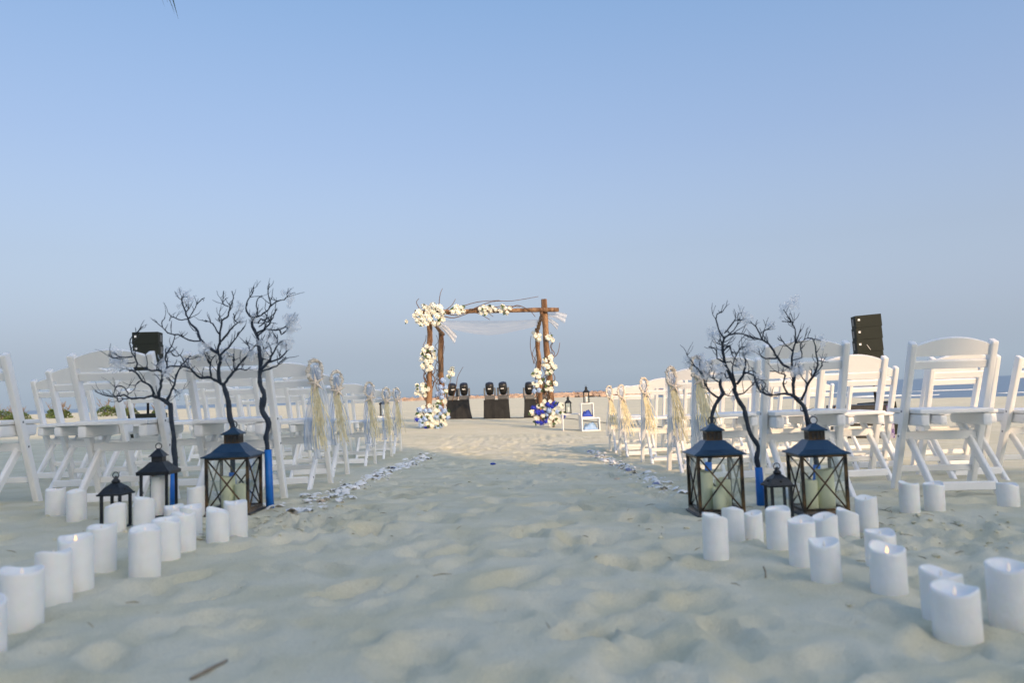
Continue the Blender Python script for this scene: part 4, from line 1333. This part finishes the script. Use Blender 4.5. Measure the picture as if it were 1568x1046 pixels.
for (x, y, k, lab) in ((-2.03, 24.35, 0, 'stage light behind the left rear arch post'), (-1.62, 24.25, 0, 'stage light on the left table, right of the arch post'), (-.72, 23.9, 1, 'left stage light of the pair on the middle table'),
                  (-.32, 23.9, 1, 'right stage light of the pair on the middle table'), (.44, 24.2, 2, 'stage light on the right table, left of the arch post'), (.86, 24.2, 2, 'stage light mostly hidden behind the right rear arch post')):
    t = TB[k]
    x, y = x * FS, y * FS
    x = max(min(x, t[0] + t[2] / 2 - .16), t[0] - t[2] / 2 + .16) if k else x
    if lab.startswith('stage light behind'): x = t[0] - t[2] / 2 + .14
    if lab.startswith('stage light on the left table'): x = t[0] + t[2] / 2 - .14
    moving_head(x, y, gz(t[0], t[1]) + t[4] + .002, random.uniform(-.3, .3), lab)

# ------------------------------------------------------------------ little white stands with lanterns
def open_box(name, x, y, z, w, d, h, label, cat, t=.016, frame=True, group=None):
    o = empty(name, (x, y, z))
    w, d, h, t = w * FS, d * FS, h * FS, t * FS
    tag(o, label, cat, group)
    MB().box((0, 0, h - t / 2), (w, d, t)).build('top_board', M['paint'], o, bevel=.002)
    for a in (-1, 1):
        MB().box((a * (w / 2 - t / 2), 0, h / 2 - t / 2), (t, d, h - t - .001)).build('side_board', M['paint'], o, bevel=.002)
    if frame: MB().box((0, 0, t / 2 + .001), (w - 2 * t - .002, d, t)).build('bottom_board', M['paint'], o)
    return o
def far_lantern(x, y, z, s, label):
    o = empty('candle_lantern', (x, y, z), 0, s)
    tag(o, label, 'lantern', 'black lanterns by the arch')
    plain_lantern(o, .10, .19, 0, True)
    c = empty('lantern_candle', (x, y, z + .011 * s))
    tag(c, 'white candle inside the ' + label, 'candle', 'candles in the lanterns by the arch')
    link('wax', candle_mesh(.11 * s, .026 * s, .002, 1, 77, M['wax']), c)
    link('wick', wick, c, (0, 0, .09 * s))
S1 = (1.206, 17.19); S2 = (1.56, 16.8)
z1 = gz(*S1); z2 = gz(*S2)
open_box('display_stand', S1[0], S1[1], z1, .36, .30, .335, 'white stand right of the arch holding a lantern', 'stand', .020, False)
far_lantern(S1[0] - .05, S1[1], z1 + .337 * FS, 1.05 * FS, 'black lantern on the low white stand right of the arch')
open_box('display_crate', S2[0] + .02, S2[1], z2, .36, .30, .26, 'lower white box stand with light blue cloth right of the arch', 'stand', .020)
open_box('display_crate', S2[0] - .04, S2[1], z2 + .261 * FS, .25, .26, .29, 'upper white box stand with royal blue cloth, lantern on top', 'stand', .018)
far_lantern(S2[0] - .04, S2[1], z2 + .553 * FS, FS, 'black lantern on the stacked white boxes right of the arch')
def cloth_heap(x, y, z, w, d, h, m_, label):
    b = MB()
    P, F = [], []
    n = 16
    for j in range(n + 1):
        for i in range(n + 1):
            u, v = i / n * 2 - 1, j / n * 2 - 1
            e = max(0, 1 - max(abs(u), abs(v)) ** 3)
            P.append((u * w / 2, v * d / 2, e * h * (.65 + .35 * math.sin(u * 5 + v * 3) * math.cos(v * 6 + u))))
    for j in range(n):
        for i in range(n):
            a = j * (n + 1) + i
            F.append((a, a + 1, a + n + 2, a + n + 1))
    b.add(P, F)
    o = b.build('folded_cloth', m_, None, smooth=True, loc=(x, y, z))
    tag(o, label, 'cloth')
cloth_heap(S2[0] + .02, S2[1], z2 + .026, .31, .27, .17, M['blue_cloth'], 'light blue cloth heaped in the lower white box stand')
cloth_heap(S2[0] - .04, S2[1], z2 + .303, .21, .23, .15, M['royal_cloth'], 'royal blue cloth heaped in the upper white box stand')
P3 = (-2.72, 16.6)
z3 = gz(*P3)
open_box('display_stand', *P3, z3, .36, .30, .36, 'white stand left of the arch behind the aisle sashes', 'stand', .020, False)
far_lantern(*P3, z3 + .362 * FS, 1.12 * FS, 'black lantern on the white stand left of the arch')

# ------------------------------------------------------------------ loudspeakers and booth
def speaker_stack(x, y, rz, label, tilt, lift=0.0):
    o = empty('speaker_stack', (x, y, gz(x, y)), rz)
    tag(o, label, 'loudspeaker', 'loudspeaker stacks beside the chairs')
    MB().box((0, 0, .28), (.52, .50, .56)).build('subwoofer', M['speaker'], o, bevel=.012)
    MB().tube([(0, 0, .55), (0, 0, 1.15 + lift)], [.022, .022], 10).build('pole', M['black_plastic'], o, smooth=True)
    for k in range(4):
        c = link('array_cabinet', MB().box((0, 0, 0), (.43, .30, .212)).mesh('array_cabinet', M['speaker'], bevel=.002), o, (tilt * (3 - k) * -.012, 0, 1.13 + lift + .214 * k + .107))
        link('corner_fitting', MB().box((0, 0, 0), (.035, .006, .035)).mesh('corner_fitting', M['white_dot']), c, (-.16, -.153, .03))
        for s in (-1, 1):
            link('rigging_plate', MB().box((0, 0, 0), (.012, .10, .12)).mesh('rigging_plate', M['grey_plastic']), c, (s * .2205, 0, 0))
    link('maker_stripe', MB().box((0, 0, 0), (.006, .004, .11)).mesh('maker_stripe', M['white_dot']), o, (-.05, -.152, 1.42 + lift), (0, -.5, 0))
    o.rotation_euler.y = R(-3.0) * (tilt > 0)
    return o
speaker_stack(6.36, 14.0, -.16, 'black stacked loudspeaker rising behind the right chairs', 1, .11)
speaker_stack(-6.42, 14.0, .16, 'black loudspeaker rising behind the left chairs and branches', -1)
o = empty('music_booth', (5.72, 13.1, gz(5.72, 13.1) - .12), -.14)
tag(o, 'music booth with purple and orange printed front behind the right chairs', 'booth')
MB().box((0, .3, .33), (.92, .55, .66)).build('counter', M['black_plastic'], o, bevel=.01)
for k, (x, w, m_) in enumerate(((-.40, .11, M['print_orange']), (-.28, .13, M['print_dark']), (.0, .43, M['black_plastic']), (.28, .13, M['print_dark']), (.40, .11, M['print_purple']))):
    MB().box((x, .012, .33), (w - .008, .024, .62)).build('front_panel', m_, o)

def cable(pts, label):
    pp = [(x, y, gz(x, y) + .012) for x, y in pts]
    sp = spline(pp, 5)
    tag(MB().tube(sp, [.009] * len(sp), 6).build('power_cable', M['black_plastic'], smooth=True), label, 'cable', 'cables on the sand')
cable([(-1.5, 25.4), (-1.2, 25.1), (-.9, 25.3), (-.6, 25.15)], 'black power cable on the sand between the left and middle draped tables')
cable([(-.2, 25.2), (.1, 25.0), (.35, 25.25), (.6, 25.45)], 'black power cable on the sand between the middle and right draped tables')
cable([(1.05, 25.5), (1.7, 24.6), (2.1, 22.0), (3.0, 19.0), (3.6, 17.0)], 'long thin cable running over the sand right of the arch')

# ------------------------------------------------------------------ shells along the aisle
def shell_mesh(seedv, mt):
    rr = random.Random(seedv)
    P, F = [], []
    nr, na = 4, 12
    P.append((0, -.9, .12))
    for i in range(1, nr + 1):
        t = i / nr
        for k in range(na + 1):
            a = -1.9 + 3.8 * k / na
            ridge = .05 * (1 if k % 2 else -1) * t
            r = t * (1 + ridge * .6)
            P.append((r * math.sin(a) * .95, -.9 + r * (1.1 + .75 * math.cos(a)), .62 * math.sin(math.pi * min(1, t * .96 + .04)) * (.5 + .5 * math.cos(a * .45)) + ridge * .5 + .02))
    for k in range(na):
        F.append((0, 1 + k + 1, 1 + k))
    for i in range(nr - 1):
        for k in range(na):
            a = 1 + i * (na + 1) + k
            F.append((a, a + 1, a + na + 2, a + na + 1))
    b = MB(); b.add(P, F)
    return b.mesh('seashell', mt, smooth=True)
SH = [shell_mesh(k, M['shell']) for k in range(3)]
SHT = [shell_mesh(9, M['shell_tan'])]
SHB = [shell_mesh(5, M['shell_blue'])]
def scatter(side, n):
    for i in range(n):
        t = random.random()
        y = 3.98 + (t ** 1.0) * 7.0 if side < 0 else 4.6 + (t ** .9) * 6.5
        if side < 0: x = -1.155 - .016 * max(0, y - 6) + random.gauss(0, .06 + .03 * (y < 5))
        else: x = .965 + .016 * max(0, y - 5) + random.gauss(0, .055)
        q = random.random()
        kind = SHB if (side > 0 and q < .10) or (side < 0 and q < .02) else (SHT if q > .93 else SH)
        s = random.uniform(.016, .040) * (1.15 if side < 0 else .95)
        o = link('seashell', random.choice(kind), None, (x, y, gz(x, y) + s * .10), (random.uniform(-.3, .3), random.uniform(-.3, .3), random.uniform(0, 6.3)), (s, s, s * .75))
        nm = 'left' if side < 0 else 'right'
        if kind is SHB: tag(o, 'dark blue mussel shell in the shell border on the %s of the aisle' % nm, 'shell', 'blue shells edging the %s of the aisle' % nm)
        elif kind is SHT: tag(o, 'tan seashell in the pale shell border on the %s of the aisle' % nm, 'shell', 'tan shells edging the %s of the aisle' % nm)
        else: tag(o, 'white seashell in the shell border along the %s of the aisle' % nm, 'shell', 'white shells edging the %s of the aisle' % nm)
scatter(-1, 165)
scatter(1, 130)
b = MB()
for i in range(620):
    sd = -1 if i < 340 else 1
    y = random.uniform(4.1, 11.0) if sd < 0 else random.uniform(4.7, 11.2)
    x = -1.155 - .016 * max(0, y - 6) + random.gauss(0, .075) if sd < 0 else .965 + .016 * max(0, y - 5) + random.gauss(0, .07)
    s = random.uniform(.006, .015)
    c = Vector((x, y, gz(x, y) + s * .25))
    mt = Matrix.Rotation(random.uniform(0, 6.3), 3, 'Z') @ Matrix.Rotation(random.uniform(-.5, .5), 3, 'X')
    n_ = 7
    b.add([c + mt @ Vector((math.cos(q * 6.283 / n_) * s * random.uniform(.7, 1.1), math.sin(q * 6.283 / n_) * s, 0)) for q in range(n_)] + [c + Vector((0, 0, s * .5))], [(q, (q + 1) % n_, n_) for q in range(n_)])
tag(b.build('shell_bits', M['shell'], smooth=True), 'fine broken white shell bits among the shells edging the aisle', kind='stuff')

# ------------------------------------------------------------------ small litter of the beach
def stick(pts, r, label, name='driftwood_stick'):
    pp = [(x, y, gz(x, y) + r * .6 + dz) for x, y, dz in pts]
    b = MB().tube(spline(pp, 3), [r * random.uniform(.8, 1.1) for _ in range(len(spline(pp, 3)))], 7, .1)
    tag(b.build(name, M['stick'], smooth=True), label, 'stick')
stick([(-.690, 1.690, 0), (-.672, 1.735, .004), (-.655, 1.800, .006)], .0042, 'short dark stick lying on the sand at the lower left')
stick([(.757, 2.507, .000), (.757, 2.505, .018), (.752, 2.507, .036)], .0028, 'tiny upright twig stuck in the sand right of centre')
b = MB().ico((0, 0, .012), .026, 1, .35, (1.2, .8, .55))
tag(b.build('blue_petal', M['royal_cloth'], loc=(-.246, 8.47, gz(-.246, 8.47))), 'small blue petal scrap lying in the middle of the aisle', 'petal')
b = MB()
for i in range(300):
    if i < 140: x, y = random.uniform(-3.2, 3.2), random.uniform(1.6, 9)
    elif i < 220: x, y = random.gauss(-1.35, .25), random.gauss(3.85, .22)
    else: x, y = random.gauss(1.35, .45), random.gauss(3.5, .35)
    a = random.uniform(0, 6.3)
    L = random.uniform(.006, .030)
    z = gz(x, y) + .003
    d = Vector((math.cos(a) * L, math.sin(a) * L, random.uniform(-.002, .008)))
    p = Vector((x, y, z))
    b.tube([p - d, p + Vector((random.uniform(-.003, .003), random.uniform(-.003, .003), .003)), p + d], [.0011, .0016, .0008], 4)
tag(b.build('straw_litter', M['straw']), 'scattered bits of dry straw and weed on the sand', kind='stuff')
b = MB()
for i in range(260):
    if i < 150: x, y = random.gauss(-1.30, .22), random.gauss(3.75, .30)
    elif i < 235: x, y = random.gauss(1.75, .42), random.gauss(3.25, .22)
    else: x, y = random.uniform(-3, 3), random.uniform(2, 7)
    s = random.uniform(.003, .013)
    b.ico((x, y, gz(x, y) + s * .3), s, 1, .35, (1.2, 1.1, .7))
tag(b.build('sand_clods', M['sand']), 'small clods of damp sand around the lanterns', kind='stuff')
